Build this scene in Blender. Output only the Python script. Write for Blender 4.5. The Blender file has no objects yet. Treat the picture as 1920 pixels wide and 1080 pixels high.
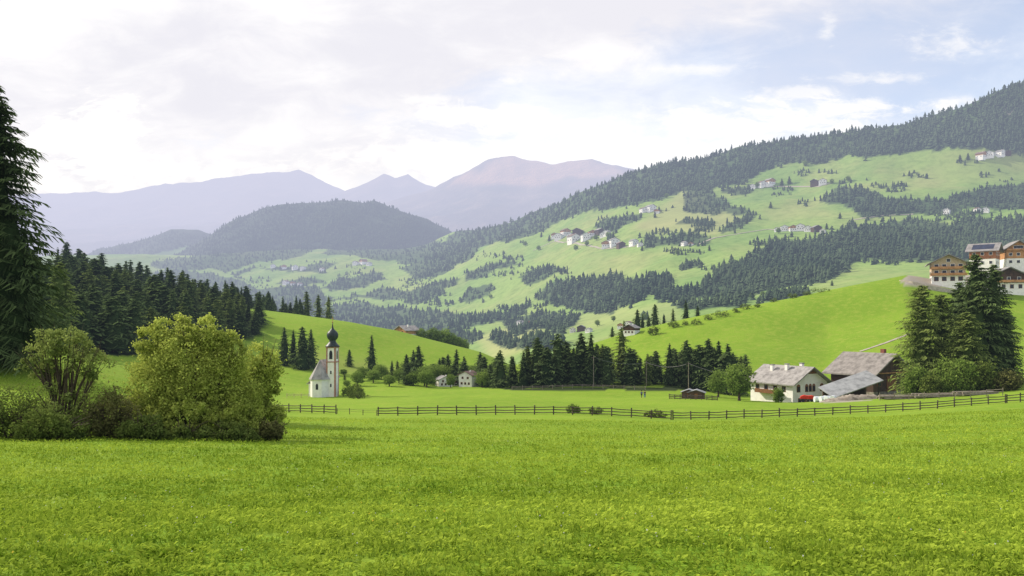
import bpy, math, random, bmesh
import numpy as np
from mathutils import Vector
random.seed(5); RS=np.random.RandomState(7)
F=1500.0; HY=600.0
sc=bpy.context.scene; COL=sc.collection
# ---------------------------------------------------------------- noise
def vn(x,y,s=0.0):
    xi=np.floor(x); yi=np.floor(y); fx=x-xi; fy=y-yi
    fx=fx*fx*(3-2*fx); fy=fy*fy*(3-2*fy)
    def h(a,b):
        v=np.sin(a*127.1+b*311.7+s*74.7)*43758.5453
        return v-np.floor(v)
    return (h(xi,yi)*(1-fx)+h(xi+1,yi)*fx)*(1-fy)+(h(xi,yi+1)*(1-fx)+h(xi+1,yi+1)*fx)*fy
def fbm(x,y,s=0.0,o=4):
    r=0;a=.5;t=0
    for i in range(o):
        r=r+a*vn(x*2**i+13.3*i,y*2**i-7.7*i,s+i); t+=a; a*=.5
    return r/t-.5
# ---------------------------------------------------------------- mesh helpers
def fastmesh(name,V,Fc,tone=None,smooth=False,attr=None):
    V=np.asarray(V,dtype=np.float32); Fc=np.asarray(Fc,dtype=np.int32); m,k=Fc.shape
    me=bpy.data.meshes.new(name); me.vertices.add(len(V)); me.vertices.foreach_set('co',V.ravel())
    me.loops.add(m*k); me.loops.foreach_set('vertex_index',Fc.ravel())
    me.polygons.add(m); me.polygons.foreach_set('loop_start',np.arange(m,dtype=np.int32)*k)
    if smooth: me.polygons.foreach_set('use_smooth',np.ones(m,dtype=bool))
    me.update(calc_edges=True)
    if tone is not None:
        a=me.attributes.new('tone','FLOAT','POINT'); a.data.foreach_set('value',np.asarray(tone,dtype=np.float32))
    if attr is not None:
        a=me.attributes.new('zones','FLOAT_COLOR','POINT'); a.data.foreach_set('color',np.asarray(attr,dtype=np.float32).ravel())
    return me
def link(name,me,mat=None,parent=None):
    o=bpy.data.objects.new(name,me); COL.objects.link(o)
    if mat is not None and me is not None and len(me.materials)==0: me.materials.append(mat)
    if parent is not None: o.parent=parent
    return o
def tag(o,label=None,cat=None,group=None,kind=None):
    if label: o['label']=label
    if cat: o['category']=cat
    if group: o['group']=group
    if kind: o['kind']=kind
    return o
def thing(name,label,cat,loc=(0,0,0),rot=0,group=None,scale=None):
    o=bpy.data.objects.new(name,None); COL.objects.link(o); o.empty_display_size=.2
    o.location=loc; o.rotation_euler=(0,0,rot)
    if scale is not None: o.scale=scale
    return tag(o,label,cat,group)
class MB:
    def __init__(s): s.v=[]; s.f=[]
    def add(s,v,f):
        n=len(s.v); s.v+= [tuple(p) for p in v]; s.f+=[tuple(i+n for i in q) for q in f]; return s
    def box(s,x0,x1,y0,y1,z0,z1):
        return s.add([(x0,y0,z0),(x1,y0,z0),(x1,y1,z0),(x0,y1,z0),(x0,y0,z1),(x1,y0,z1),(x1,y1,z1),(x0,y1,z1)],
          [(0,3,2,1),(4,5,6,7),(0,1,5,4),(1,2,6,5),(2,3,7,6),(3,0,4,7)])
    def tube(s,pts,rad,n=6):
        vs=[];fs=[]
        for i,p in enumerate(pts):
            p=Vector(p); a=Vector(pts[max(i-1,0)]); b=Vector(pts[min(i+1,len(pts)-1)])
            d=(b-a).normalized(); u=d.cross(Vector((0.13,1,.07))); 
            if u.length<.05: u=d.cross(Vector((1,0,0)))
            u.normalize(); w=d.cross(u); r=rad[i] if hasattr(rad,'__len__') else rad
            for k in range(n):
                t=2*math.pi*k/n; vs.append(p+u*(r*math.cos(t))+w*(r*math.sin(t)))
        for i in range(len(pts)-1):
            for k in range(n):
                fs.append((i*n+k,i*n+(k+1)%n,(i+1)*n+(k+1)%n,(i+1)*n+k))
        fs.append(tuple(range(n))[::-1]); fs.append(tuple(range((len(pts)-1)*n,len(pts)*n)))
        return s.add(vs,fs)
    def lathe(s,prof,n=12,c=(0,0)):
        vs=[];fs=[]
        for r,z in prof:
            for k in range(n):
                t=2*math.pi*(k+.5)/n; vs.append((c[0]+r*math.cos(t),c[1]+r*math.sin(t),z))
        for i in range(len(prof)-1):
            for k in range(n): fs.append((i*n+k,i*n+(k+1)%n,(i+1)*n+(k+1)%n,(i+1)*n+k))
        fs.append(tuple(range(n))[::-1]); fs.append(tuple(range((len(prof)-1)*n,len(prof)*n)))
        return s.add(vs,fs)
    def prism(s,poly,y0,y1):
        n=len(poly); vs=[(x,y0,z) for x,z in poly]+[(x,y1,z) for x,z in poly]
        fs=[tuple(range(n)),tuple(range(2*n-1,n-1,-1))]+[(i,(i+n),(i+1)%n+n,(i+1)%n) for i in range(n)]
        return s.add(vs,fs)
    def mesh(s,name):
        me=bpy.data.meshes.new(name); me.from_pydata(s.v,[],s.f); me.update(); return me
    def build(s,name,mat,parent=None): return link(name,s.mesh(name),mat,parent)
# ---------------------------------------------------------------- materials
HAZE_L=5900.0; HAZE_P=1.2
def newgroup():  # painted haze: surfaces fade into an emissive tint with distance, no air volume
    g=bpy.data.node_groups.new('painted_haze','ShaderNodeTree')
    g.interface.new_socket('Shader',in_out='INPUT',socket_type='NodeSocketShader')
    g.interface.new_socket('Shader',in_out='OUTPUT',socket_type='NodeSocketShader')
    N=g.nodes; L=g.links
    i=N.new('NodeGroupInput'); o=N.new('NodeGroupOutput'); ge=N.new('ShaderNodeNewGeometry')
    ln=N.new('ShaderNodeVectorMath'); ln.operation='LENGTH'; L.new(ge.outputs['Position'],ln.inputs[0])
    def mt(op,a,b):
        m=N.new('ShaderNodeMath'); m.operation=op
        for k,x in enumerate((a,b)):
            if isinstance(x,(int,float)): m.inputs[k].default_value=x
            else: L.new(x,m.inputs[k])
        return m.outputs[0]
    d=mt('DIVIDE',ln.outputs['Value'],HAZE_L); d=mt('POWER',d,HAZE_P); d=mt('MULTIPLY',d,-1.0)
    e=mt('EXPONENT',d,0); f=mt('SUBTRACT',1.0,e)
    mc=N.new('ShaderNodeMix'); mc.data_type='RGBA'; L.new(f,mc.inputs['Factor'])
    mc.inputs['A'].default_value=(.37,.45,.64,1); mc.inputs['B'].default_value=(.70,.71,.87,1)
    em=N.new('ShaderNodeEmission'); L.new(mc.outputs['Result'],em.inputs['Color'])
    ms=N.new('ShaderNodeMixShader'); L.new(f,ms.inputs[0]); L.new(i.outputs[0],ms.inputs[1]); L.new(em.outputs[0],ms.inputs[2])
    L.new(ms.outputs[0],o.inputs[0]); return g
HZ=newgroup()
def base_mat(name):
    m=bpy.data.materials.new(name); m.use_nodes=True; N=m.node_tree.nodes; L=m.node_tree.links; N.clear()
    m.cycles.emission_sampling='NONE'
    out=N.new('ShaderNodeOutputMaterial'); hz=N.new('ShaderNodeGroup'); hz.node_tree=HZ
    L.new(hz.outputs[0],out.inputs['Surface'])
    b=N.new('ShaderNodeBsdfPrincipled'); b.inputs['Roughness'].default_value=.85
    b.inputs['Specular IOR Level'].default_value=.25
    L.new(b.outputs[0],hz.inputs[0]); ge=N.new('ShaderNodeNewGeometry')
    return m,N,L,b,hz,ge
def noise(N,L,vec,scale,detail=4,rough=.6):
    n=N.new('ShaderNodeTexNoise'); n.inputs['Scale'].default_value=scale; n.inputs['Detail'].default_value=detail
    n.inputs['Roughness'].default_value=rough; L.new(vec,n.inputs['Vector']); return n.outputs['Fac']
def ramp(N,L,fac,a,b):
    r=N.new('ShaderNodeMapRange'); r.interpolation_type='SMOOTHSTEP'; r.inputs['From Min'].default_value=a; r.inputs['From Max'].default_value=b
    L.new(fac,r.inputs['Value']); return r.outputs['Result']
def mix(N,L,fac,a,b,bt='MIX'):
    m=N.new('ShaderNodeMix'); m.data_type='RGBA'; m.blend_type=bt
    if isinstance(fac,(int,float)): m.inputs['Factor'].default_value=fac
    else: L.new(fac,m.inputs['Factor'])
    for k,x in (('A',a),('B',b)):
        if isinstance(x,tuple): m.inputs[k].default_value=(*x,1)
        else: L.new(x,m.inputs[k])
    return m.outputs['Result']
def bump(N,L,b,fac,strength,dist):
    n=N.new('ShaderNodeBump'); n.inputs['Strength'].default_value=strength; n.inputs['Distance'].default_value=dist
    L.new(fac,n.inputs['Height']); L.new(n.outputs[0],b.inputs['Normal'])
def plain(name,c1,c2=None,scale=1.5,rough=.85,bmp=0):
    m,N,L,b,hz,ge=base_mat(name)
    c2=c2 or tuple(x*.72 for x in c1)
    f=noise(N,L,ge.outputs['Position'],scale,4)
    L.new(mix(N,L,ramp(N,L,f,.35,.65),c2,c1),b.inputs['Base Color']); b.inputs['Roughness'].default_value=rough
    if bmp: bump(N,L,b,f,bmp,.1)
    return m
def striped(name,c1,c2,axis,scale,rough=.8):
    m,N,L,b,hz,ge=base_mat(name); tc=N.new('ShaderNodeTexCoord')
    w=N.new('ShaderNodeTexWave'); w.bands_direction=axis; w.inputs['Scale'].default_value=scale; w.inputs['Distortion'].default_value=1.2; w.inputs['Detail'].default_value=2
    L.new(tc.outputs['Object'],w.inputs['Vector'])
    f=noise(N,L,ge.outputs['Position'],.7,4)
    c=mix(N,L,w.outputs['Fac'],c2,c1); c=mix(N,L,ramp(N,L,f,.35,.75),c,tuple(x*.6 for x in c2))
    L.new(c,b.inputs['Base Color']); b.inputs['Roughness'].default_value=rough; return m
def foliage(name,dark,light,trans=.3,rnd=.35,nscale=.25):
    m,N,L,b,hz,ge=base_mat(name)
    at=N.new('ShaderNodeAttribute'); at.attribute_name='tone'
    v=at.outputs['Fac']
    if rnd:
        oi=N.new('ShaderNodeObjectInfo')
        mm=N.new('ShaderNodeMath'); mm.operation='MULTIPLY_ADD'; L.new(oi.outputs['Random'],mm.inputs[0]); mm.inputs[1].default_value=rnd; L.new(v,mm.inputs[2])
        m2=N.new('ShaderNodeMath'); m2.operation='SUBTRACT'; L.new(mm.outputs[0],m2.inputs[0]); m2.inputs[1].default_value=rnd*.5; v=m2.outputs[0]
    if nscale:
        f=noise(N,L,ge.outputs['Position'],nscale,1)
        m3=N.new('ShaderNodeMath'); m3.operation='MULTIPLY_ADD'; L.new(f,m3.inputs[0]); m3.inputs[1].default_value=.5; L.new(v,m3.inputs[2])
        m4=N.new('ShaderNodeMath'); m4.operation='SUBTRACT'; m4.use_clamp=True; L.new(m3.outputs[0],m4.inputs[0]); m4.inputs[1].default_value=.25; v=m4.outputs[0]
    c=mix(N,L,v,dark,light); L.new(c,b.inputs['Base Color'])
    d=N.new('ShaderNodeBsdfDiffuse'); L.new(c,d.inputs['Color']); sh=d.outputs[0]
    if trans:
        t=N.new('ShaderNodeBsdfTranslucent'); L.new(c,t.inputs['Color']); s=N.new('ShaderNodeMixShader'); s.inputs[0].default_value=trans
        L.new(sh,s.inputs[1]); L.new(t.outputs[0],s.inputs[2]); sh=s.outputs[0]
    L.new(sh,hz.inputs[0]); N.remove(b)
    return m
def terrain_mat(name,ga,gb,gc,scales,forest,tan,dirt,bmp=(.5,.3),dkc=(.66,.72,.64)):
    m,N,L,b,hz,ge=base_mat(name); pos=ge.outputs['Position']
    a=noise(N,L,pos,scales[0],4); c_=noise(N,L,pos,scales[1],5); d=noise(N,L,pos,scales[2],5,.7)
    col=mix(N,L,ramp(N,L,a,.38,.62),ga,gb); col=mix(N,L,ramp(N,L,c_,.42,.75),col,gc)
    dk=mix(N,L,ramp(N,L,d,.3,.6),dkc,(1.12,1.1,1.1)); col=mix(N,L,1.0,col,dk,'MULTIPLY')
    at=N.new('ShaderNodeAttribute'); at.attribute_name='zones'; sp=N.new('ShaderNodeSeparateColor'); L.new(at.outputs['Color'],sp.inputs[0])
    col=mix(N,L,sp.outputs[1],col,tan); col=mix(N,L,sp.outputs[0],col,forest); 
    dd=mix(N,L,d,tuple(x*.6 for x in dirt),dirt); col=mix(N,L,sp.outputs[2],col,dd)
    L.new(col,b.inputs['Base Color']); b.inputs['Roughness'].default_value=.95; b.inputs['Specular IOR Level'].default_value=.05
    bump(N,L,b,d,bmp[0],bmp[1]); return m
M={}
M['meadow']=terrain_mat('meadow_grass',(.160,.265,.022),(.20,.310,.028),(.24,.31,.042),(.035,.45,5.0),(.035,.05,.018),(.24,.27,.07),(.40,.36,.30),(.6,.06))
M['valley']=terrain_mat('valley_pasture',(.17,.275,.075),(.225,.325,.085),(.275,.325,.11),(.0022,.006,.05),(.038,.066,.038),(.38,.37,.16),(.42,.38,.28),(.3,2.),(.8,.84,.78))
M['wood_floor']=terrain_mat('wooded_hill_ground',(.036,.062,.04),(.045,.072,.042),(.06,.085,.048),(.002,.01,.05),(.03,.05,.03),(.12,.20,.07),(.3,.3,.2),(.3,3.))
M['mountain']=terrain_mat('mountain_slopes',(.06,.08,.06),(.14,.12,.09),(.26,.20,.14),(.0008,.0025,.006),(.05,.07,.05),(.62,.36,.20),(.3,.25,.2),(.9,90.))
M['spruce']=foliage('spruce_needles',(.026,.045,.018),(.135,.190,.065),.15,.3,.2)
M['larch']=foliage('larch_needles',(.055,.085,.025),(.23,.29,.08),.3)
M['forest']=foliage('far_forest_needles',(.022,.042,.027),(.095,.132,.068),0,0,.012)
M['broadleaf']=foliage('broadleaf_leaves',(.055,.10,.018),(.24,.33,.07),.3)
M['bushlight']=foliage('willow_leaves',(.09,.13,.018),(.50,.56,.12),.38,0,.5)
M['bushdark']=foliage('dark_shrub_leaves',(.03,.055,.014),(.19,.24,.055),.25,.1,.6)
M['bushred']=foliage('rusty_shrub_leaves',(.038,.045,.015),(.21,.21,.07),.25,.1,.6)
M['elder']=foliage('elder_leaves',(.05,.085,.018),(.34,.40,.11),.3,0,.8)
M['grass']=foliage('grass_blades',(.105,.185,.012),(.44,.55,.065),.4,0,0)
M['flower']=plain('white_flower_petals',(.7,.7,.6)); M['yflower']=plain('yellow_flower_petals',(.75,.6,.05))
M['bark']=plain('bark',(.10,.075,.05),(.05,.037,.025),3)
M['plaster']=plain('white_plaster',(.88,.85,.81),(.77,.74,.70),.8)
M['quoin']=plain('reddish_quoin_paint',(.44,.23,.17),(.34,.17,.13),2)
M['shingle']=striped('grey_wood_shingles',(.47,.44,.43),(.33,.31,.30),'Z',2.2)
M['stoneroof']=striped('grey_slab_roof',(.42,.40,.38),(.27,.25,.24),'Y',1.6)
M['barnroof']=striped('brown_grey_barn_roof',(.34,.31,.29),(.22,.20,.185),'Y',1.6)
M['metalroof']=striped('pale_metal_roof',(.38,.39,.40),(.29,.30,.31),'X',1.2,.5)
M['dome']=plain('dark_copper_dome',(.035,.05,.05),(.018,.024,.024),2,.45)
M['wood']=striped('dark_barn_boards',(.13,.075,.048),(.075,.045,.03),'X',3)
M['timber']=striped('warm_timber_boards',(.60,.32,.14),(.45,.22,.09),'Z',2.5)
M['redwood']=striped('reddish_boards',(.50,.22,.11),(.37,.15,.07),'X',2.5)
M['fence']=plain('weathered_fence_wood',(.12,.095,.075),(.055,.044,.035),2)
M['palewood']=plain('pale_cut_wood',(.58,.45,.31),(.44,.32,.21),2)
M['logs']=plain('weathered_log_wood',(.30,.26,.21),(.17,.14,.11),2)
M['tile']=plain('brown_roof_tiles',(.25,.17,.14),(.16,.11,.09),.5)
M['greytile']=plain('grey_roof_tiles',(.30,.285,.28),(.20,.19,.185),.5)
M['solar']=plain('dark_blue_panels',(.03,.04,.08),(.02,.025,.05),.5,.35)
M['pane']=plain('dark_window_glass',(.04,.045,.055),(.02,.02,.03),1,.2)
M['frame']=plain('brown_window_frame',(.26,.12,.05),(.17,.08,.035),3)
M['brick']=plain('red_chimney_brick',(.28,.10,.07),(.18,.07,.05),4)
M['whitewrap']=plain('white_bale_wrap',(.75,.78,.80),(.55,.6,.62),3,.35)
M['red']=plain('red_tarpaulin',(.65,.05,.02),(.5,.03,.015),2)
M['gold']=plain('gilded_metal',(.5,.35,.1),(.4,.28,.08),3,.3)
M['metal']=plain('grey_pole_metal',(.22,.22,.22),(.14,.14,.14),3,.5)
M['path']=plain('pale_gravel_path',(.42,.38,.30),(.30,.27,.21),1)
M['stone']=plain('rubble_stone',(.34,.30,.25),(.18,.15,.12),1.2)
M['skin']=plain('skin_tone',(.5,.3,.2)); M['blue']=plain('blue_cloth',(.03,.10,.35)); M['navy']=plain('dark_cloth',(.03,.03,.05)); M['hair']=plain('dark_hair',(.03,.02,.015))
# ---------------------------------------------------------------- terrain sheets
def pip(px,py,poly):
    r=np.zeros(px.shape,bool); n=len(poly)
    for i in range(n):
        x0,y0=poly[i]; x1,y1=poly[(i+1)%n]
        if y0==y1: continue
        c=((y0>py)!=(y1>py))&(px<(x1-x0)*(py-y0)/(y1-y0)+x0); r^=c
    return r
def warp(px,py,w=1.0): 
    return px+fbm(px/70,py/35,3,3)*46*w, py+fbm(px/48,py/30,9,4)*26*w
class Sheet:
    def __init__(s,curves,px0,px1,step,nsub,disp,smooth=2):
        s.px=np.arange(px0,px1+step,step,dtype=float); s.step=step; nc=len(s.px); K=len(curves)
        PY=np.zeros((K,nc)); D=np.zeros((K,nc)); ker=np.exp(-np.linspace(-2,2,2*smooth+1)**2); ker/=ker.sum()
        for k,c in enumerate(curves):
            c=np.array(c,dtype=float)
            for A,j in ((PY,1),(D,2)):
                a=np.interp(s.px,c[:,0],c[:,j]); ap=np.pad(a,smooth,mode='edge'); A[k]=np.convolve(ap,ker,'valid')
        Z=(HY-PY)/F*D
        h=np.diff(D,axis=0); dl=np.diff(Z,axis=0)/h; sl=np.zeros_like(Z)
        sl[0]=dl[0]; sl[-1]=dl[-1]
        for k in range(1,K-1):
            w1=2*h[k]+h[k-1]; w2=h[k]+2*h[k-1]; ok=dl[k-1]*dl[k]>0
            with np.errstate(all='ignore'):
                v=(w1+w2)/(w1/dl[k-1]+w2/dl[k])
            sl[k]=np.where(ok,v,0)
        rows=[];zr=[]
        for k in range(K-1):
            for j in range(nsub):
                t=j/nsub; d=D[k]+h[k]*t
                h00=2*t**3-3*t**2+1;h10=t**3-2*t**2+t;h01=-2*t**3+3*t**2;h11=t**3-t**2
                rows.append(d); zr.append(h00*Z[k]+h10*h[k]*sl[k]+h01*Z[k+1]+h11*h[k]*sl[k+1])
        rows.append(D[-1]); zr.append(Z[-1])
        s.Y=np.array(rows); s.Z=np.array(zr); s.X=(s.px[None,:]-960)/F*s.Y
        s.Z=s.Z+disp(s.X,s.Y); s.PY=HY-F*s.Z/s.Y
    def h(s,x,y):
        x=np.atleast_1d(np.asarray(x,float)); y=np.atleast_1d(np.asarray(y,float))
        p=x/y*F+960; c=np.clip((p-s.px[0])/s.step,0,len(s.px)-1.001); c0=c.astype(int); f=c-c0; out=np.zeros(len(x))
        CH=20000
        for i in range(0,len(x),CH):
            sl=slice(i,i+CH); yy=y[sl]
            def cz(ci):
                Yc=s.Y[:,ci]; r=np.clip((Yc<yy[None,:]).sum(0)-1,0,s.Y.shape[0]-2)
                a=s.Y[r,ci]; b=s.Y[r+1,ci]; t=np.clip((yy-a)/(b-a),0,1); return s.Z[r,ci]*(1-t)+s.Z[r+1,ci]*t
            out[sl]=cz(c0[sl])*(1-f[sl])+cz(c0[sl]+1)*f[sl]
        return out
    def g(s,px,D):
        x=(px-960)/F*D; return Vector((x,D,float(s.h(x,D)[0])))
    def at(s,px,py,dmin=0):
        c=int(round(np.clip((px-s.px[0])/s.step,0,len(s.px)-1))); p=s.PY[:,c]; Y=s.Y[:,c]
        i=np.where((p[:-1]>=py)&(p[1:]<py)&(Y[:-1]>=dmin))[0]
        if len(i)==0: return None
        i=i[0]; t=(p[i]-py)/(p[i]-p[i+1]); D=Y[i]*(1-t)+Y[i+1]*t
        return Vector(((px-960)/F*D,D,(HY-py)/F*D))
    def mesh(s,name,mat,zones=(),w=1.0,blur=0):
        R,C=s.Y.shape; V=np.stack([s.X,s.Y,s.Z],-1).reshape(-1,3)
        i=np.arange(R*C).reshape(R,C); Fc=np.stack([i[:-1,:-1],i[:-1,1:],i[1:,1:],i[1:,:-1]],-1).reshape(-1,4)
        A=np.zeros((R,C,4)); A[...,3]=1
        PX=np.broadcast_to(s.px[None,:],s.PY.shape); wx,wy=warp(PX,s.PY,w)
        for ch,poly,dm,dM,val in zones:
            A[...,ch][pip(wx,wy,poly)&(s.Y>=dm)&(s.Y<=dM)]=val
        for _ in range(blur):
            B=A.copy(); B[1:-1,1:-1,1:2]=(A[1:-1,1:-1,1:2]*2+A[:-2,1:-1,1:2]+A[2:,1:-1,1:2]+A[1:-1,:-2,1:2]+A[1:-1,2:,1:2])/6; A=B
        o=link(name,fastmesh(name,V,Fc,smooth=True,attr=A.reshape(-1,4)),mat); o['kind']='structure'; return o
def cst(py,D): return [(-3000,py,D),(5000,py,D)]
def wD(c,D): return [(a,b,D) for a,b in c]
gc=[cst(3694,.8),cst(1440,3),cst(1078,5.8),cst(944,12),
 wD([(-900,835),(0,858),(500,868),(1500,868),(2900,850)],24),
 wD([(-900,785),(0,806),(240,814),(500,826),(740,828),(1260,830),(1600,823),(1920,808),(2900,780)],42),
 wD([(-900,650),(0,722),(120,740),(240,760),(380,782),(500,793),(740,797),(1260,803),(1600,797),(1920,782),(2900,737)],70),
 [(-900,530,100),(0,630,96),(120,652,100),(240,692,104),(380,742,108),(480,772,108),(740,777,108),(960,776,108),(1120,778,108),(1260,786,108),(1400,785,108),(1500,783,108),(1620,778,108),(1750,770,108),(1885,761,108),(2000,756,108),(2900,708,108)],
 [(-900,570,130),(0,655,128),(120,668,132),(240,695,140),(380,737,150),(500,757,150),(740,756,150),(960,754,150),(1260,758,150),(1500,762,150),(1700,754,150),(1920,736,150),(2900,690,150)],
 [(-900,560,200),(0,640,200),(240,680,210),(380,715,225),(500,737,232),(620,737,232),(740,733,232),(960,728,232),(1260,727,232),(1400,740,232),(1500,742,232),(1600,735,232),(1700,722,232),(1920,690,232),(2900,650,232)],
 [(-900,480,260),(0,595,280),(240,635,280),(380,655,290),(500,682,300),(620,700,290),(740,702,300),(860,714,300),(960,718,300),(1100,690,300),(1260,665,300),(1400,655,300),(1550,645,300),(1700,608,300),(1920,602,300),(2900,560,300)],
 [(-900,380,420),(0,525,420),(100,545,420),(200,562,420),(350,574,420),(440,577,420),(480,578,415),(560,588,410),(650,603,400),(740,619,400),(830,644,390),(900,662,385),(960,688,380),(1020,674,372),(1100,647,368),(1200,615,365),(1300,594,365),(1400,574,365),(1500,555,365),(1600,534,365),(1700,515,365),(1740,522,365),(1800,526,365),(1920,530,365),(2200,520,365),(2900,480,365)],
 wD([(-900,420),(0,590),(480,640),(740,690),(960,740),(1200,690),(1500,630),(1700,560),(1760,530),(1820,505),(1920,497),(2900,450)],520),
 wD([(-900,700),(1500,770),(1700,700),(1920,640),(2900,600)],900)]
def dispG(x,y):
    a=np.clip((y-4)/60,0,1)
    return fbm(x/14,y/14,1)*.35*a+fbm(x/70,y/70,2)*np.clip(.012*y,0,2.5)*a+fbm(x/1.1,y/1.1,4,2)*.04
G=Sheet(gc,-900,2900,6,14,dispG,2)
vc=[cst(775,850),
 [(-400,640,2400),(300,640,2400),(600,632,2000),(740,645,1700),(850,660,1400),(920,675,1100),(1000,650,1050),(1100,640,1000),(1200,624,950),(1400,592,950),(1600,560,950),(1800,552,950),(2700,530,950)],
 [(-400,540,3600),(300,540,3600),(600,575,2900),(740,585,2500),(850,590,2100),(1000,590,1700),(1100,586,1500),(1200,565,1350),(1400,540,1250),(1600,515,1250),(1800,500,1250),(2700,480,1250)],
 [(-400,505,3900),(300,505,3900),(600,515,3500),(740,520,3100),(850,520,2700),(1000,505,2200),(1100,480,2000),(1200,465,1900),(1400,455,1750),(1600,440,1650),(1800,430,1600),(2700,400,1600)],
 [(-400,485,4200),(300,480,4200),(400,475,4200),(600,478,4000),(740,480,3700),(850,470,3400),(1000,445,2900),(1100,410,2650),(1200,385,2500),(1400,365,2300),(1600,350,2150),(1800,335,2050),(2700,300,1900)],
 [(-400,490,4500),(300,482,4500),(600,470,4400),(740,472,4300),(800,462,4200),(850,439,4100),(900,428,3950),(950,418,3800),(1000,398,3650),(1080,366,3400),(1170,340,3200),(1250,315,3050),(1320,303,2950),(1400,278,2850),(1500,257,2700),(1600,240,2600),(1700,226,2500),(1800,199,2400),(1860,174,2350),(1920,152,2300),(2700,-80,2100)],
 [(-400,560,5500),(600,540,5500),(850,520,5400),(1200,430,4700),(1600,340,4000),(1920,270,3700),(2700,80,3500)]]
def dispV(x,y): 
    a=np.clip((y-900)/600,0,1); return (fbm(x/420,y/420,11)*62+fbm(x/110,y/110,12)*15)*a
V4=Sheet(vc,-400,2700,5,30,dispV,3)
hc=[wD([(200,520),(1000,520)],3900),wD([(200,488),(450,478),(620,468),(850,480),(1000,500)],4300),
 wD([(200,520),(300,500),(370,464),(430,424),(500,397),(560,386),(640,377),(685,381),(700,376),(740,390),(800,412),(840,432),(870,452),(950,485),(1000,500)],5000),wD([(200,560),(1000,560)],6500)]
def dispH(x,y): return fbm(x/380,y/380,21)*95+fbm(x/100,y/100,22)*20
V5=Sheet(hc,200,1000,4,30,dispH,1)
lc=[wD([(-200,520),(600,520)],4600),wD([(-200,500),(250,490),(350,475),(500,480),(600,500)],5000),
 wD([(-200,500),(100,492),(150,484),(180,470),(250,464),(290,450),(320,440),(370,443),(420,460),(500,485),(600,500)],5800),wD([(-200,560),(600,560)],7000)]
V5b=Sheet(lc,-200,600,4,26,dispH,1)
def ridgen(x,y,w,s):
    n=fbm(x/w,y/w,s,5); return (0.25-np.abs(n))*4
def dispM(x,y): return (ridgen(x,y,1700,31)-.5)*95+ridgen(x,y,600,35)*38+fbm(x/500,y/500,33)*40
r1=[cst(500,8500),wD([(-600,430),(200,425),(500,410),(900,430),(1200,440),(1600,440)],11500),
 wD([(-600,390),(0,380),(90,374),(160,373),(250,367),(310,354),(360,351),(440,338),(500,333),(530,336),(562,327),(590,340),(620,354),(650,367),(800,390),(1200,400),(1600,400)],15500),cst(520,20000)]
r3=[cst(500,8200),wD([(-600,450),(500,430),(700,400),(860,400),(1600,440)],11000),
 wD([(-600,470),(400,440),(560,385),(640,360),(690,343),(720,331),(742,340),(765,328),(800,347),(860,365),(1200,400),(1600,420)],13500),cst(520,17000)]
r2=[cst(500,7000),wD([(-600,500),(500,470),(700,430),(900,390),(1100,380),(1300,390),(1600,420)],9000),
 wD([(-600,500),(500,450),(640,408),(740,372),(800,354),(850,332),(900,318),(930,308),(963,302),(1000,311),(1040,319),(1075,315),(1110,311),(1150,323),(1180,330),(1300,350),(1600,400)],11000),cst(520,15000)]
R1=Sheet(r1,-600,1600,5,46,dispM,1); R3=Sheet(r3,-600,1600,5,46,dispM,1); R2=Sheet(r2,-600,1600,5,46,dispM,1)
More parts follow.
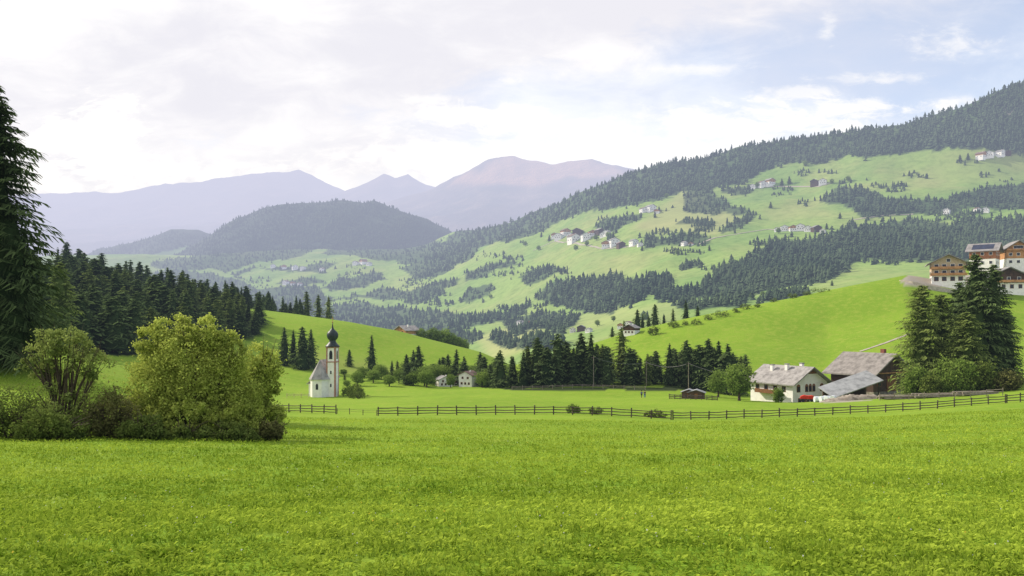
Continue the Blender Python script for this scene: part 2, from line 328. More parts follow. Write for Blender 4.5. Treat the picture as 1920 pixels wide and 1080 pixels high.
FOREST=[
 [(780,526),(800,470),(845,440),(900,420),(1000,380),(1170,320),(1320,280),(1500,235),(1700,205),(1860,150),(1960,100),(2400,-40),(2500,200),(1960,284),(1860,284),(1800,270),(1740,280),(1640,287),(1540,302),(1450,318),(1390,338),(1340,352),(1290,362),(1240,372),(1160,386),(1080,402),(1010,432),(960,452),(900,474),(860,494),(820,514)],
 [(1275,392),(1290,350),(1330,340),(1345,372),(1400,385),(1410,395),(1330,402)],
 [(1535,372),(1580,352),(1640,352),(1665,376),(1760,376),(1820,352),(1960,345),(1960,392),(1850,397),(1700,400),(1620,410),(1590,392)],
 [(1320,535),(1345,515),(1400,480),(1450,455),(1560,440),(1600,428),(1700,412),(1820,415),(2000,402),(2000,480),(1830,480),(1735,492),(1620,488),(1580,505),(1545,532),(1450,548),(1400,562),(1320,552)],
 [(1000,566),(1030,532),(1120,522),(1250,514),(1258,545),(1190,560),(1150,592),(1090,580)],
 [(700,600),(640,592),(600,612),(560,580),(640,566),(760,574),(880,588),(960,585),(990,570),(1000,590),(900,612),(820,622)],
 [(862,512),(905,503),(950,488),(968,496),(900,525),(870,532)],[(866,568),(880,550),(932,534),(938,546),(890,566)],
 [(610,540),(640,522),(705,510),(720,526),(660,538)],[(1200,466),(1215,446),(1300,438),(1332,440),(1332,455),(1270,460)],
 [(1125,428),(1150,404),(1200,398),(1208,412),(1150,432)],[(1352,434),(1360,420),(1412,396),(1414,406),(1372,434)],
 [(1280,428),(1290,412),(1330,412),(1330,426)],[(1350,366),(1352,352),(1398,344),(1400,356)],[(1268,508),(1275,492),(1316,488),(1320,500)],
 [(746,500),(780,486),(812,500),(800,524),(770,522)],[(430,522),(470,505),(600,505),(640,490),(560,496),(440,505)],
 [(610,478),(640,462),(760,455),(860,462),(870,480),(780,492),(700,486)],[(830,548),(760,566),(745,560),(820,538)],
 [(1440,560),(1500,548),(1530,555),(1520,570),(1440,570)],[(480,560),(560,548),(640,552),(600,566),(500,575)],
 [(900,640),(960,655),(1020,652),(1060,640),(980,632),(930,628)],[(1270,566),(1330,560),(1400,560),(1390,572),(1290,582)],
 [(1220,548),(1330,535),(1335,552),(1240,564)],[(940,602),(1040,588),(1095,594),(1060,612),(960,626)],[(640,556),(760,540),(850,524),(850,540),(720,560)],[(960,520),(1040,498),(1060,508),(990,534)],[(700,640),(860,618),(900,630),(840,668),(720,660)],
 [(290,500),(330,484),(430,466),(520,462),(600,462),(560,482),(470,488),(430,505),(330,515)],[(180,545),(300,512),(430,520),(500,538),(600,540),(640,560),(560,590),(420,585),(250,570)],[(520,530),(600,518),(620,530),(560,540)],[(560,600),(640,590),(760,600),(760,625),(640,628)]]
A9=9e9
TAN=[(1,[(1190,432),(1235,385),(1285,352),(1330,384),(1400,402),(1350,430),(1290,440)],0,A9,.6),(1,[(1000,480),(1110,475),(1220,478),(1190,520),(1060,530)],0,A9,.2),(1,[(880,640),(960,610),(1020,600),(1000,650),(940,680)],0,A9,.6),
 (1,[(1420,390),(1550,380),(1560,410),(1440,415)],0,A9,.2),(1,[(1700,360),(1760,300),(1840,280),(1960,290),(1960,340),(1820,340)],0,A9,.2),(1,[(1040,600),(1200,570),(1300,560),(1260,600),(1100,620)],0,A9,.3)]
G.mesh('meadow',M['meadow'],[(0,[(0,640),(0,500),(440,560),(470,590),(480,632),(380,648),(240,668),(60,655)],180,560,1),
   (2,[(1684,528),(1700,516),(1760,512),(1960,524),(1960,546),(1720,540)],300,420,1),(2,[(1540,756),(1600,750),(1660,750),(1640,758),(1550,761)],150,230,1),
   (1,[(520,650),(600,664),(760,694),(740,712),(560,684)],240,330,.7),(0,[(940,728),(1380,724),(1400,738),(1300,732),(960,732)],215,300,1)],.25,3)
V4.mesh('valley_slopes',M['valley'],TAN+[(0,p,0,A9,.8) for p in FOREST]+[(2,[(1875,205),(1925,185),(1930,200),(1890,212)],0,A9,1)],1.0,6)
V5.mesh('wooded_hill',M['wood_floor'],[],.4)
V5b.mesh('low_wooded_hill',M['wood_floor'],[(1,[(240,500),(300,474),(352,462),(350,486),(300,505)],0,A9,1)],.4)
for n,r in (('far_mountain_range',R1),('middle_mountain_peaks',R3),('broad_mountain_peak',R2)): r.mesh(n,M['mountain'],[(1,[(830,352),(965,280),(1110,300),(1190,335),(1060,336),(1000,352),(930,340)],0,A9,1)],1,6)
def strip(name,sheet,pts,w,mat,dmin=0):
    out=[]
    for (a,b) in zip(pts[:-1],pts[1:]):
        for k in range(8):
            t=k/8; p=sheet.at(a[0]+(b[0]-a[0])*t,a[1]+(b[1]-a[1])*t,dmin)
            if p: out.append(p)
    if len(out)<3: return
    V=[];Fq=[]
    for i,p in enumerate(out):
        d=(out[min(i+1,len(out)-1)]-out[max(i-1,0)]); d.z=0; d.normalize(); n=Vector((-d.y,d.x,0))*w/2
        for q in (p-n,p+n): V.append((q.x,q.y,float(sheet.h(q.x,q.y)[0])+w*.12))
        if i: Fq.append((2*i-2,2*i-1,2*i+1,2*i))
    o=link(name,fastmesh(name,V,Fq),mat); o['kind']='structure'
strip('path',G,[(1612,659),(1660,643),(1712,624)],1.1,M['path'],240)
strip('road',V4,[(1310,458),(1340,446),(1400,436),(1440,430),(1475,434)],6,M['path'])
strip('road',V4,[(1600,412),(1660,404),(1720,402)],6,M['path'])
strip('road',V4,[(1000,470),(1040,452),(1075,456),(1130,466),(1200,462)],6,M['path'])
strip('road',V4,[(1400,352),(1450,350),(1530,350),(1560,344)],6,M['path'])
# ---------------------------------------------------------------- foliage meshes
def quadsV(p0,p1,p2,p3): 
    n=len(p0); V=np.stack([p0,p1,p2,p3],1).reshape(-1,3); return V,np.arange(4*n).reshape(n,4)
def conifer(h,r,nw,nb,nt,seed,z0=.05,droop=.3,taper=.8,tl=.3,tw=.05,core=.45,irr=.3,tier=.35):
    R=np.random.RandomState(seed); n=nw*nb
    t=np.repeat((np.arange(nw)+.5)/nw,nb)+(R.rand(n)-.5)*(2.2-2*tier)/nw; t=np.clip(t,0,.995)
    az=R.rand(n)*2*np.pi
    lump=.78+.44*vn(az*1.1+3,t*14+seed,seed)
    L=(r*(1-t)**taper*(1-irr+irr*1.4*R.rand(n))*lump*1.06+.012*h); low=np.clip(t/.08,.55,1); L*=low
    z=h*(z0+(1-z0)*t)
    s=(np.arange(nt)+.5)/nt; S=np.tile(s,(n,1))+R.rand(n,nt)*.5/nt
    up=.35*(t-.35)
    rad=L[:,None]*S; zz=z[:,None]+L[:,None]*(up[:,None]*S-droop*S**2+.1*droop*S**4)
    p=np.stack([rad*np.cos(az)[:,None],rad*np.sin(az)[:,None],zz],-1)
    side=np.where(R.rand(n,nt)>.5,1,-1); ang=side*(.5+.7*R.rand(n,nt))
    ca=np.cos(az)[:,None]*np.cos(ang)-np.sin(az)[:,None]*np.sin(ang); sa=np.sin(az)[:,None]*np.cos(ang)+np.cos(az)[:,None]*np.sin(ang)
    ln=tl*L[:,None]*(1.15-.7*S)*(.6+.8*R.rand(n,nt))+.01*h
    tip=p+np.stack([ca*ln,sa*ln,-ln*(.25+.5*R.rand(n,nt))],-1)
    wv=np.stack([np.cos(az)[:,None]*np.ones_like(S),np.sin(az)[:,None]*np.ones_like(S),-.3*np.ones_like(S)],-1)*(tw*r*(.6+.8*R.rand(n,nt)))[...,None]
    q=lambda a:a.reshape(-1,3)
    V,Fc=quadsV(q(p-wv),q(p+wv),q(tip+wv*.35),q(tip-wv*.35))
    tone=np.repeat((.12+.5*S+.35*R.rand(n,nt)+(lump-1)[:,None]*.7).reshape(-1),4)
    k=8; cv=[];cf=[];lv=7
    for i in range(lv+1):
        tt=i/lv; rr=core*r*(1-tt)**taper+.005*h
        for j in range(k):
            a=2*np.pi*j/k; w=.75+.5*R.rand(); cv.append((rr*w*np.cos(a),rr*w*np.sin(a),h*(z0+.02+(1-z0)*tt*.95)))
    for i in range(lv):
        for j in range(k): cf.append((i*k+j,i*k+(j+1)%k,(i+1)*k+(j+1)%k,(i+1)*k+j))
    cv=np.array(cv); cf=np.array(cf)+len(V)
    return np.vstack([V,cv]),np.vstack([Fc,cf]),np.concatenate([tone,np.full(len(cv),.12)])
def leafy(ells,ncl,nl,size,seed,rc=.22,toplight=.35):
    R=np.random.RandomState(seed); VV=[];TT=[]
    for (cx,cy,cz,rx,ry,rz,wt) in ells:
        n=int(ncl*wt); u=R.randn(n,3); u/=np.linalg.norm(u,axis=1)[:,None]; rad=(.35+.65*R.rand(n)**.5)
        c=u*rad[:,None]*np.array([rx,ry,rz])*(1-rc*.6)+np.array([cx,cy,cz]); rcl=rc*min(rx,rz)*(.6+.9*R.rand(n))
        ct=R.rand(n)*.3
        m=nl; v=R.randn(n,m,3); v/=np.linalg.norm(v,axis=2)[...,None]; rr=(.45+.6*R.rand(n,m)**.6)
        rr=rr*(1+.9*(R.rand(n,m)<.18))
        p=c[:,None,:]+v*rr[...,None]*rcl[:,None,None]*np.array([1.15,1.15,.95])
        p[...,2]=np.maximum(p[...,2],.03)
        a=R.randn(n,m,3)*.7+v*.1; a/=np.linalg.norm(a,axis=2)[...,None]; b=np.cross(a,v+R.randn(n,m,3)*.5); b/=np.linalg.norm(b,axis=2)[...,None]+1e-6
        sz=size*(.5+R.rand(n,m))[...,None]; a=a*sz; b=b*sz*.55
        q=lambda w:w.reshape(-1,3); V,_=quadsV(q(p-a),q(p-b),q(p+a),q(p+b)); VV.append(V)
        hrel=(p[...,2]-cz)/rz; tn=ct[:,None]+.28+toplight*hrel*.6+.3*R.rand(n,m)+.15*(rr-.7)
        TT.append(np.repeat(np.clip(tn,0,1).reshape(-1),4))
    V=np.vstack(VV); return V,np.arange(len(V)).reshape(-1,4),np.concatenate(TT)
def trunkmesh(h,r,seed=0,lean=.01,top=.92):
    R=random.Random(seed); m=MB(); pts=[(R.uniform(-1,1)*lean*h*t,R.uniform(-1,1)*lean*h*t,h*t*top-(.03*h if t==0 else 0)) for t in (0,.1,.3,.55,.8,1)]
    m.tube(pts,[r*1.25,r,r*.8,r*.55,r*.3,r*.08],8); return m
TV={}
def regtree(key,V,Fc,T,trunk,mat):
    me=fastmesh(key+'_crown',V,Fc,T); me.materials.append(M[mat]); tm=trunk.mesh(key+'_trunk'); tm.materials.append(M['bark']); TV[key]=(me,tm)
for i in range(8):
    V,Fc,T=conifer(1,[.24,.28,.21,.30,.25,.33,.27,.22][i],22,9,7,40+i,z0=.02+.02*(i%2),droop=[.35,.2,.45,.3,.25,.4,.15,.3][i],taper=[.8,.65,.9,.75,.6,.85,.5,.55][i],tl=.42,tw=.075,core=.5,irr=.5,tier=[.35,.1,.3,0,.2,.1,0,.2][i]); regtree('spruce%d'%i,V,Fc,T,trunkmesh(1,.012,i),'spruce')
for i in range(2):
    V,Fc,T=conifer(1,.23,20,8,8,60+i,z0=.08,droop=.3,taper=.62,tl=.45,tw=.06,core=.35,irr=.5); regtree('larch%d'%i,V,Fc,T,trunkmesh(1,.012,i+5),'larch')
for i in range(3):
    e=[(0,0,.58,.34,.34,.38,1),(.12,0,.35,.28,.25,.22,.4),(-.14,.05,.40,.26,.25,.24,.4)]
    V,Fc,T=leafy(e,70,26,.026,80+i,.26); regtree('broad%d'%i,V,Fc,T,trunkmesh(.7,.03,i+9,.03),'broadleaf')
def tree(name,kind,loc,h,label,cat,group=None,wide=1.0,rot=None):
    me,tm=TV[kind]; o=thing(name,label,cat,loc,random.uniform(0,6.28) if rot is None else rot,group,(h*wide,h*wide,h))
    link('crown',me,None,o); link('trunk',tm,None,o); return o
ORD=['first','second','third','fourth','fifth','sixth','seventh','eighth','ninth','tenth','eleventh','twelfth','thirteenth','fourteenth','fifteenth','sixteenth','seventeenth','eighteenth','nineteenth','twentieth','twenty-first','twenty-second','twenty-third','twenty-fourth','twenty-fifth','twenty-sixth','twenty-seventh','twenty-eighth','twenty-ninth','thirtieth']
row=[(937,652,242),(960,662,246),(978,655,240),(990,648,243),(1012,633,242),(1024,652,238),(1045,628,242),(1062,640,246),(1077,645,240),(1092,618,243),(1105,624,240),(1120,658,244),(1140,645,240),(1163,612,246),(1180,655,242),(1198,665,246),(1215,660,240),(1232,655,244),(1252,637,240),(1266,650,244),(1285,632,240),(1298,650,244),(1312,640,238),(1330,636,236),(1346,632,234),(1360,642,230),(1374,655,232)]
for i,(px,ty,D) in enumerate(row):
    px+=random.uniform(-4,4); ty+=random.uniform(-3,7)
    g=G.g(px,D); h=(HY-ty)/F*D-g.z
    tree('spruce_tree','spruce%d'%(i*5%8) if i not in (3,13,16) else 'larch0',g,h,'%s dark conifer from the left in the row along the far meadow edge'%ORD[i],'tree','conifers in a row along the far edge of the meadow',wide=random.uniform(1.05,1.5))
for j in range(62):
    px=random.choice([random.uniform(930,1395),random.uniform(1270,1400),random.uniform(1000,1230)]); D=random.uniform(246,262)
    ty=np.interp(px,[930,1010,1060,1100,1140,1200,1250,1330,1395],[668,650,652,638,654,662,660,650,670])+random.uniform(-6,18)
    g=G.g(px,D); h=(HY-ty)/F*D-g.z
    tree('spruce_tree','spruce%d'%random.randrange(8) if random.random()<.7 else 'larch1',g,h,'shorter conifer filling in behind the row along the far meadow edge','tree','conifers filling in behind the meadow edge row',wide=random.uniform(1.15,1.6))
for j in range(34):
    px=random.uniform(640,935); D=random.uniform(250,292)
    if 820<px<893 and D<268: D=random.uniform(272,292)
    ty=np.interp(px,[640,700,780,860,935],[700,688,676,664,668])+random.uniform(-6,22)
    g=G.g(px,D); h=max((HY-ty)/F*D-g.z,2.5); kd=random.choice(['broad0','broad1','broad2','broad1','spruce1','spruce3','larch1'])
    if kd[0]=='b': h=min(h,7)
    tree('mixed_tree',kd,g,h,'tree of the mixed belt between the chapel and the long conifer row','tree','mixed tree belt between chapel and conifer row',wide=random.uniform(1.2,1.7))
poly=[(5,600),(60,545),(100,548),(200,568),(350,578),(438,583),(470,592),(494,604),(492,630),(380,648),(240,664),(60,648)]
pts=[]
for k in range(5000):
    px=random.uniform(0,500); py=random.uniform(540,668)
    if not pip(np.array([px]),np.array([py]),poly)[0]: continue
    p=G.at(px,py,180)
    if p is None: continue
    if any((p.x-q.x)**2+(p.y-q.y)**2<(5.0)**2 for q in pts): continue
    pts.append(p)
    if len(pts)>=160: break
for i,p in enumerate(pts):
    k=random.random(); kd='spruce%d'%random.randrange(8) if k<.74 else ('larch%d'%random.randrange(2))
    pxx=p.x/p.y*F+960; hm=np.interp(pxx,[0,250,400,500],[1.1,1.0,.82,.62])
    tree('spruce_tree' if k<.74 else 'larch_tree',kd,p,random.uniform(12,21)*hm*(1.0 if p.y>300 else .85),'dark green conifer standing in the dense forest on the left hillside' if k<.74 else 'lighter green larch standing in the dense forest on the left hillside','tree','conifers of the left hillside forest' if k<.74 else 'larches of the left hillside forest',wide=random.uniform(1.15,1.8))
tops=[(60,440),(110,455),(135,462),(175,475),(215,488),(250,492),(285,500),(320,508),(350,512),(385,526),(410,526),(440,536),(462,536),(480,544),(500,546),(516,554),(532,556),(560,572)]
for j in range(88):
    px=110+j*9.7+random.uniform(-7,7) if j<46 else random.uniform(370,566); D=random.uniform(430,490)
    ty=np.interp(px,[a for a,b in tops],[b for a,b in tops])+random.uniform(-6,20)+(6 if j>45 else 0); g=G.g(px,D)
    h=(HY-ty)/F*D-g.z; h=min(max(h,12),34)
    tree('spruce_tree','spruce%d'%random.randrange(8),g,h,'distant spruce in the line rising behind the crest of the left hill','tree','spruces behind the crest of the left hill',wide=random.uniform(.85,1.3))
def lone(lst,labels,kinds,group=None):
    for (px,ty,D),lb,kd in zip(lst,labels,kinds):
        g=G.g(px,D); h=(HY-ty)/F*D-g.z; nm={'s':'spruce_tree','l':'larch_tree','b':'broadleaf_tree'}[kd[0]]
        tree(nm,kd,g,h,lb,'tree',group,wide=1.05 if kd[0]!='b' else 1.15)
lone([(575,546,450),(597,552,455),(616,556,450)],['leftmost of three thin larches on the skyline of the left hill','middle one of three thin larches above the chapel','rightmost of three thin larches above the chapel spire'],['larch0','larch1','larch0'])
lone([(533,613,300),(550,618,305),(567,612,295),(583,617,300)],['leftmost of four spruces on the slope left of the chapel tower','second of four spruces on the slope left of the chapel tower','third of four spruces on the slope left of the chapel tower','rightmost of four spruces on the slope, just left of the chapel tower'],['spruce0','spruce2','spruce4','spruce0'])
lone([(655,655,310),(697,628,300),(735,676,290),(762,664,285),(785,648,280),(812,682,275),(856,655,272),(912,680,262),(900,660,275),(1195,580,372),(1205,588,372),(1228,570,374),(1262,578,372),(1286,562,370),(1308,573,370),(1170,600,372),(1148,612,372),(870,668,280),(824,672,285),(1216,592,374),(1245,590,374),(775,656,290),(840,664,275)],
 ['small spruce just right of the chapel tower on the slope','pointed spruce standing alone on the slope right of the chapel','short spruce left of the pair behind the farm houses','slim spruce on the near slope right of the chapel','tall dark spruce in the hollow right of the chapel','small spruce beside the white houses in the hollow','dark spruce rising between the white houses in the hollow','short spruce at the left end of the conifer row','spruce behind the left end of the conifer row',
 'leftmost spruce of a pair on the crest of the right hill','right spruce of a pair on the crest of the right hill','tall spruce on the crest behind the conifer row','broad spruce on the hill crest right of the tall one','tallest spruce on the crest of the right hill','last spruce on the right of the hill crest','spruce beside the dark cabin on the hill','lowest spruce on the crest left of the dark cabin','full spruce behind the tall white house in the hollow','spruce behind the small white house in the hollow','small spruce between the pair and the tall one on the crest','small spruce left of the broad one on the crest','spruce squeezed between the slim and the tall one in the hollow','spruce just left of the one between the white houses'],
 ['spruce1','spruce2','spruce0','spruce1','spruce3','spruce4','spruce0','spruce2','spruce3','spruce1','spruce2','spruce4','larch0','spruce0','spruce1','larch1','spruce3','spruce5','spruce3','spruce1','spruce4','spruce5','spruce1'])
bl=[(1386,675,197,'round broadleaf tree at the left corner of the white farmhouse',1.15),(1347,688,214,'dark broadleaf tree left of the one at the farmhouse corner',1.0),(845,700,252,'bushy tree in front of the white houses in the hollow',1.1),(715,680,275,'round tree on the slope between chapel and hollow',1.3),(748,690,262,'low round tree left of the hollow houses',1.3),(775,694,255,'low bushy tree at the meadow edge left of the hollow houses',1.5),(905,694,252,'low bushy tree beside the hollow houses on their right',1.4),
 (680,684,270,'small broadleaf tree right behind the chapel hedge',1.3),(800,690,250,'bushy tree at the meadow edge in front of the tall hollow spruce',1.4),(730,700,250,'low shrubby tree at the meadow edge nearest the chapel',1.6),(700,690,262,'round bushy tree on the slope just right of the chapel hedge',1.5)]
for i,(px,ty,D,lb,wd) in enumerate(bl):
    g=G.g(px,D); tree('broadleaf_tree','broad%d'%(i%3),g,(HY-ty)/F*D-g.z,lb,'tree',wide=wd)
for i,(px,ty) in enumerate([(788,612),(800,618),(812,611),(824,616),(836,612),(848,622),(858,628),(870,632)]):
    D=430; g=G.g(px,D); tree('broadleaf_tree','broad%d'%(i%3),g,(HY-ty)/F*D-g.z,'%s pale broadleaf tree from the left behind the left hill crest'%ORD[i],'tree','pale trees behind the left hill crest',wide=.9)
def shrub(px,D,wpx,hpx,lb,mat='bushdark',nm='shrub',seed=0,n=26,nl=40,leaf=None):
    g=G.g(px,D); w=wpx/F*D/2; h=hpx/F*D
    V,Fc,T=leafy([(0,0,h*.5,w,w*.8,h*.55,1),(w*.4,0,h*.35,w*.6,w*.6,h*.4,.4),(-w*.45,0,h*.3,w*.6,w*.6,h*.35,.4)],n,nl,leaf or max(.09,.05*h),seed,.3)
    o=thing(nm,lb,'shrub',g); link('foliage',fastmesh(nm,V,Fc,T),M[mat],o)
    m=MB(); R=random.Random(seed)
    for k in range(4): m.tube([(0,0,-.2),(R.uniform(-.3,.3)*w,R.uniform(-.2,.2)*w,h*.4),(R.uniform(-.6,.6)*w,R.uniform(-.4,.4)*w,h*.75)],[.04*h**.5,.03*h**.5,.01],5)
    m.build('stem',M['bark'],o); return o
for i,(px,py,w,h) in enumerate([(1225,628,22,18),(1263,615,26,14),(1285,610,16,9),(1305,608,22,11),(1328,600,18,10),(1352,594,38,13),(1380,586,16,9),(1400,580,30,11),(1420,576,14,8),(1450,566,18,8),(1487,558,24,11),(1512,553,18,8),(1538,549,50,10)]):
    p=G.at(px,py,200)
    if p is None: p=G.g(px,360)
    shrub(px,p.y,w,h,'%s dark shrub from the left along the top edge of the right hill'%ORD[i],seed=200+i,nl=24)
for i,(px,D,w,h,lb) in enumerate([(1075,112,28,19,'small shrub growing at the rail fence, left one near the middle'),(1118,111,34,14,'low shrub by the rail fence right of the first one'),(1230,111,50,15,'flat wide shrub tangled in the rail fence'),(668,214,36,26,'green bush at the foot of the chapel tower'),(652,222,24,22,'rounded bush right against the chapel tower'),(672,206,44,14,'low hedge bush in front of the chapel on the right'),(1460,187,22,30,'young bushy tree in front of the white farmhouse'),(1560,183,60,12,'weedy bush in front of the barn')]):
    shrub(px,D,w,h,lb,'bushdark' if i in(2,3,5) else 'broadleaf',seed=230+i)
def bigcon(px,ty,D,r,lb,mat,seed,nm='spruce_tree',dense=1.0,nb=12,nt=15,**kw):
    g=G.g(px,D); h=(HY-ty)/F*D-g.z
    V,Fc,T=conifer(h,r,int(44*dense),nb,nt,seed,tier=0,**kw); o=thing(nm,lb,'tree',g)
    link('crown',fastmesh(nm+'_crown',V,Fc,T),M[mat],o); trunkmesh(h,h*.012,seed).build('trunk',M['bark'],o); return o
bigcon(1728,535,166,5.8,'light green larch at the left of the tall trees beside the barn','larch',301,'larch_tree',z0=.02,taper=.5,tl=.22,tw=.033,core=.26,irr=.55,droop=.1)
bigcon(1762,552,170,5.4,'second light green larch left of the tall dark spruce','larch',302,'larch_tree',z0=.02,taper=.5,tl=.22,tw=.033,core=.26,irr=.55,droop=.1)
bigcon(1829,477,170,6.8,'tallest dark spruce right of the barn','spruce',303,z0=.01,taper=.6,tl=.22,tw=.034,core=.38,irr=.58,droop=.12)
bigcon(1862,496,172,6.0,'dark spruce just right of the tallest one','spruce',304,z0=.01,taper=.58,tl=.22,tw=.034,core=.38,irr=.58,droop=.12)
bigcon(1798,530,176,5.8,'dark spruce just left of the tallest one','spruce',305,z0=.01,taper=.55,tl=.22,tw=.034,core=.38,irr=.58,droop=.12)
bigcon(1886,580,174,4.4,'shorter spruce near the right edge of the tall group','spruce',306,z0=.01,taper=.52,tl=.22,tw=.036,core=.38,irr=.5,droop=.12)
bigcon(1812,585,160,5.2,'olive larch in front of the two tallest dark spruces','larch',307,'larch_tree',z0=.01,taper=.5,tl=.22,tw=.036,core=.3,irr=.55,droop=.1)
for i,(px,D,w,h,lb,m_) in enumerate([(1722,158,50,60,'bush under the left larch beside the barn','broadleaf'),(1790,156,80,74,'large bush under the tall spruces','broadleaf'),(1845,156,80,56,'broad bush at the foot of the tallest spruce','bushdark'),(1889,154,50,38,'low bush at the right edge of the tall trees','bushred'),(1748,154,40,40,'small bush in front of the larches','bushdark')]):
    shrub(px,D,w,h,lb,m_,seed=320+i,n=44,nl=50,leaf=.22)
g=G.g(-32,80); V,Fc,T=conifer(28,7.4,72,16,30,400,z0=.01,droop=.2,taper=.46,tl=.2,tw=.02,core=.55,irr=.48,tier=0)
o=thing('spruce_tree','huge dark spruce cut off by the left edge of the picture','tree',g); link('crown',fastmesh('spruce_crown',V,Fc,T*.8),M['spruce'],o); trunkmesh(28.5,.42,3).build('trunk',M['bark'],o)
for px,ty,D,r,lb,s in [(58,470,135,5.2,'dark spruce standing right beside the huge one on the left',410),(112,492,190,5.4,'feathery spruce at the front of the left forest',411),(20,450,118,5.4,'dark spruce half hidden behind the huge left one',412),(-80,400,110,5,'dark spruce beyond the left edge behind the huge one',413)]:
    bigcon(px,ty,D,r,lb,'spruce' if s!=411 else 'larch',s,'spruce_tree',dense=.8,taper=.6,tl=.25,tw=.04,core=.45,irr=.45,droop=.18)
def bigbush(px,D,lb,ells,ncl,nl,size,mat,seed,nm='bush',limbs=9,rc=.22,spread=.8):
    g=G.g(px,D); V,Fc,T=leafy(ells,ncl,nl,size,seed,rc,.5); o=thing(nm,lb,'bush',g)
    link('foliage',fastmesh(nm+'_foliage',V,Fc,T),M[mat],o); R=random.Random(seed)
    for k in range(limbs):
        e=ells[k%len(ells)]; m=MB(); a=R.uniform(0,6.28); q=(e[0]+e[3]*spread*math.cos(a)*R.uniform(.3,1),e[1]+e[4]*spread*math.sin(a)*R.uniform(.3,1),e[2]+e[5]*R.uniform(.1,.8))
        mid=(q[0]*.4+R.uniform(-.2,.2),q[1]*.4,q[2]*.5); m.tube([(R.uniform(-.2,.2),R.uniform(-.2,.2),-.2),mid,q],[.07,.045,.012],6)
        for w in range(3):
            b=(q[0]+R.uniform(-.6,.6),q[1]+R.uniform(-.5,.5),q[2]+R.uniform(-.1,.6)); m.tube([mid,((mid[0]+b[0])/2,(mid[1]+b[1])/2,(mid[2]+b[2])/2+.15),b],[.03,.02,.006],5)
        m.build('limb',M['bark'],o)
    return o,g
bigbush(362,41,'large round light green willow bush at the left edge of the field',[(0,0,3.1,2.8,2.4,2.8,1),(-1.6,.2,2.8,1.8,1.8,2.7,.5),(1.7,0,2.5,1.9,1.8,2.4,.5),(-.9,0,5.4,1.3,1.2,1.0,.2),(.5,0,5.3,1.5,1.3,1.0,.22),(-2.3,-.6,1.2,1.5,1.2,1.3,.3),(2.4,-.6,1.1,1.4,1.2,1.2,.3),(1.7,0,4.6,1.1,1,1.0,.15),(-2.0,0,4.8,1.0,1,1.0,.14),(0,-1.6,1.1,2.4,1.0,1.2,.4)],230,116,.058,'bushlight',500,rc=.15)
bigbush(490,45,'slightly taller looser bush directly right of the round willow bush',[(0,0,3.3,1.2,1.1,2.4,1),(-.7,0,2.5,1.3,1.1,2.0,.6),(.2,-.3,1.1,1.3,1.1,1.2,.6)],100,80,.075,'bushlight',501,rc=.2)
bigbush(118,39,'spreading airy elder shrub with bare lower limbs left of the willow bush',[(0,0,4.6,1.8,1.3,.9,1),(-1.1,0,3.7,1.2,1.0,1.0,.5),(1.3,0,3.6,1.1,1.0,1.0,.5),(.1,0,2.6,1.7,1.2,1.1,.4),(-.2,-.4,1.2,1.6,1.0,.9,.3)],50,76,.062,'elder',502,limbs=22,rc=.2)
for i,(px,D,lb,rx,rz,mt) in enumerate([(15,38,'dark bramble thicket at the left edge of the picture',2.0,1.5,'bushdark'),(95,36.5,'low bramble thicket under the elder shrub',1.8,.85,'bushdark'),(205,38.5,'rusty brown bush between elder and willow',1.3,1.35,'bushred'),(265,37.5,'low dark bush at the left foot of the willow',1.1,.7,'bushdark'),(430,39,'low twiggy bush at the right foot of the willow',1.5,.5,'bushdark'),(505,40.5,'small brown bush at the right end of the thicket',.7,.6,'bushred'),(-70,38,'bramble thicket beyond the left edge of the picture',2.2,1.6,'bushdark'),(150,44,'dark leafy thicket behind the elder shrub',2.4,1.6,'bushdark'),(345,38.5,'low leafy skirt of brambles in front of the willow',1.5,.42,'bushdark')]):
    bigbush(px,D,lb,[(0,0,rz*.8,rx,rx*.7,rz,1),(rx*.5,0,rz*.5,rx*.6,rx*.5,rz*.7,.4),(-rx*.5,0,rz*.5,rx*.6,rx*.5,rz*.7,.4)],50,84,.06,mt,510+i,limbs=5,rc=.28)
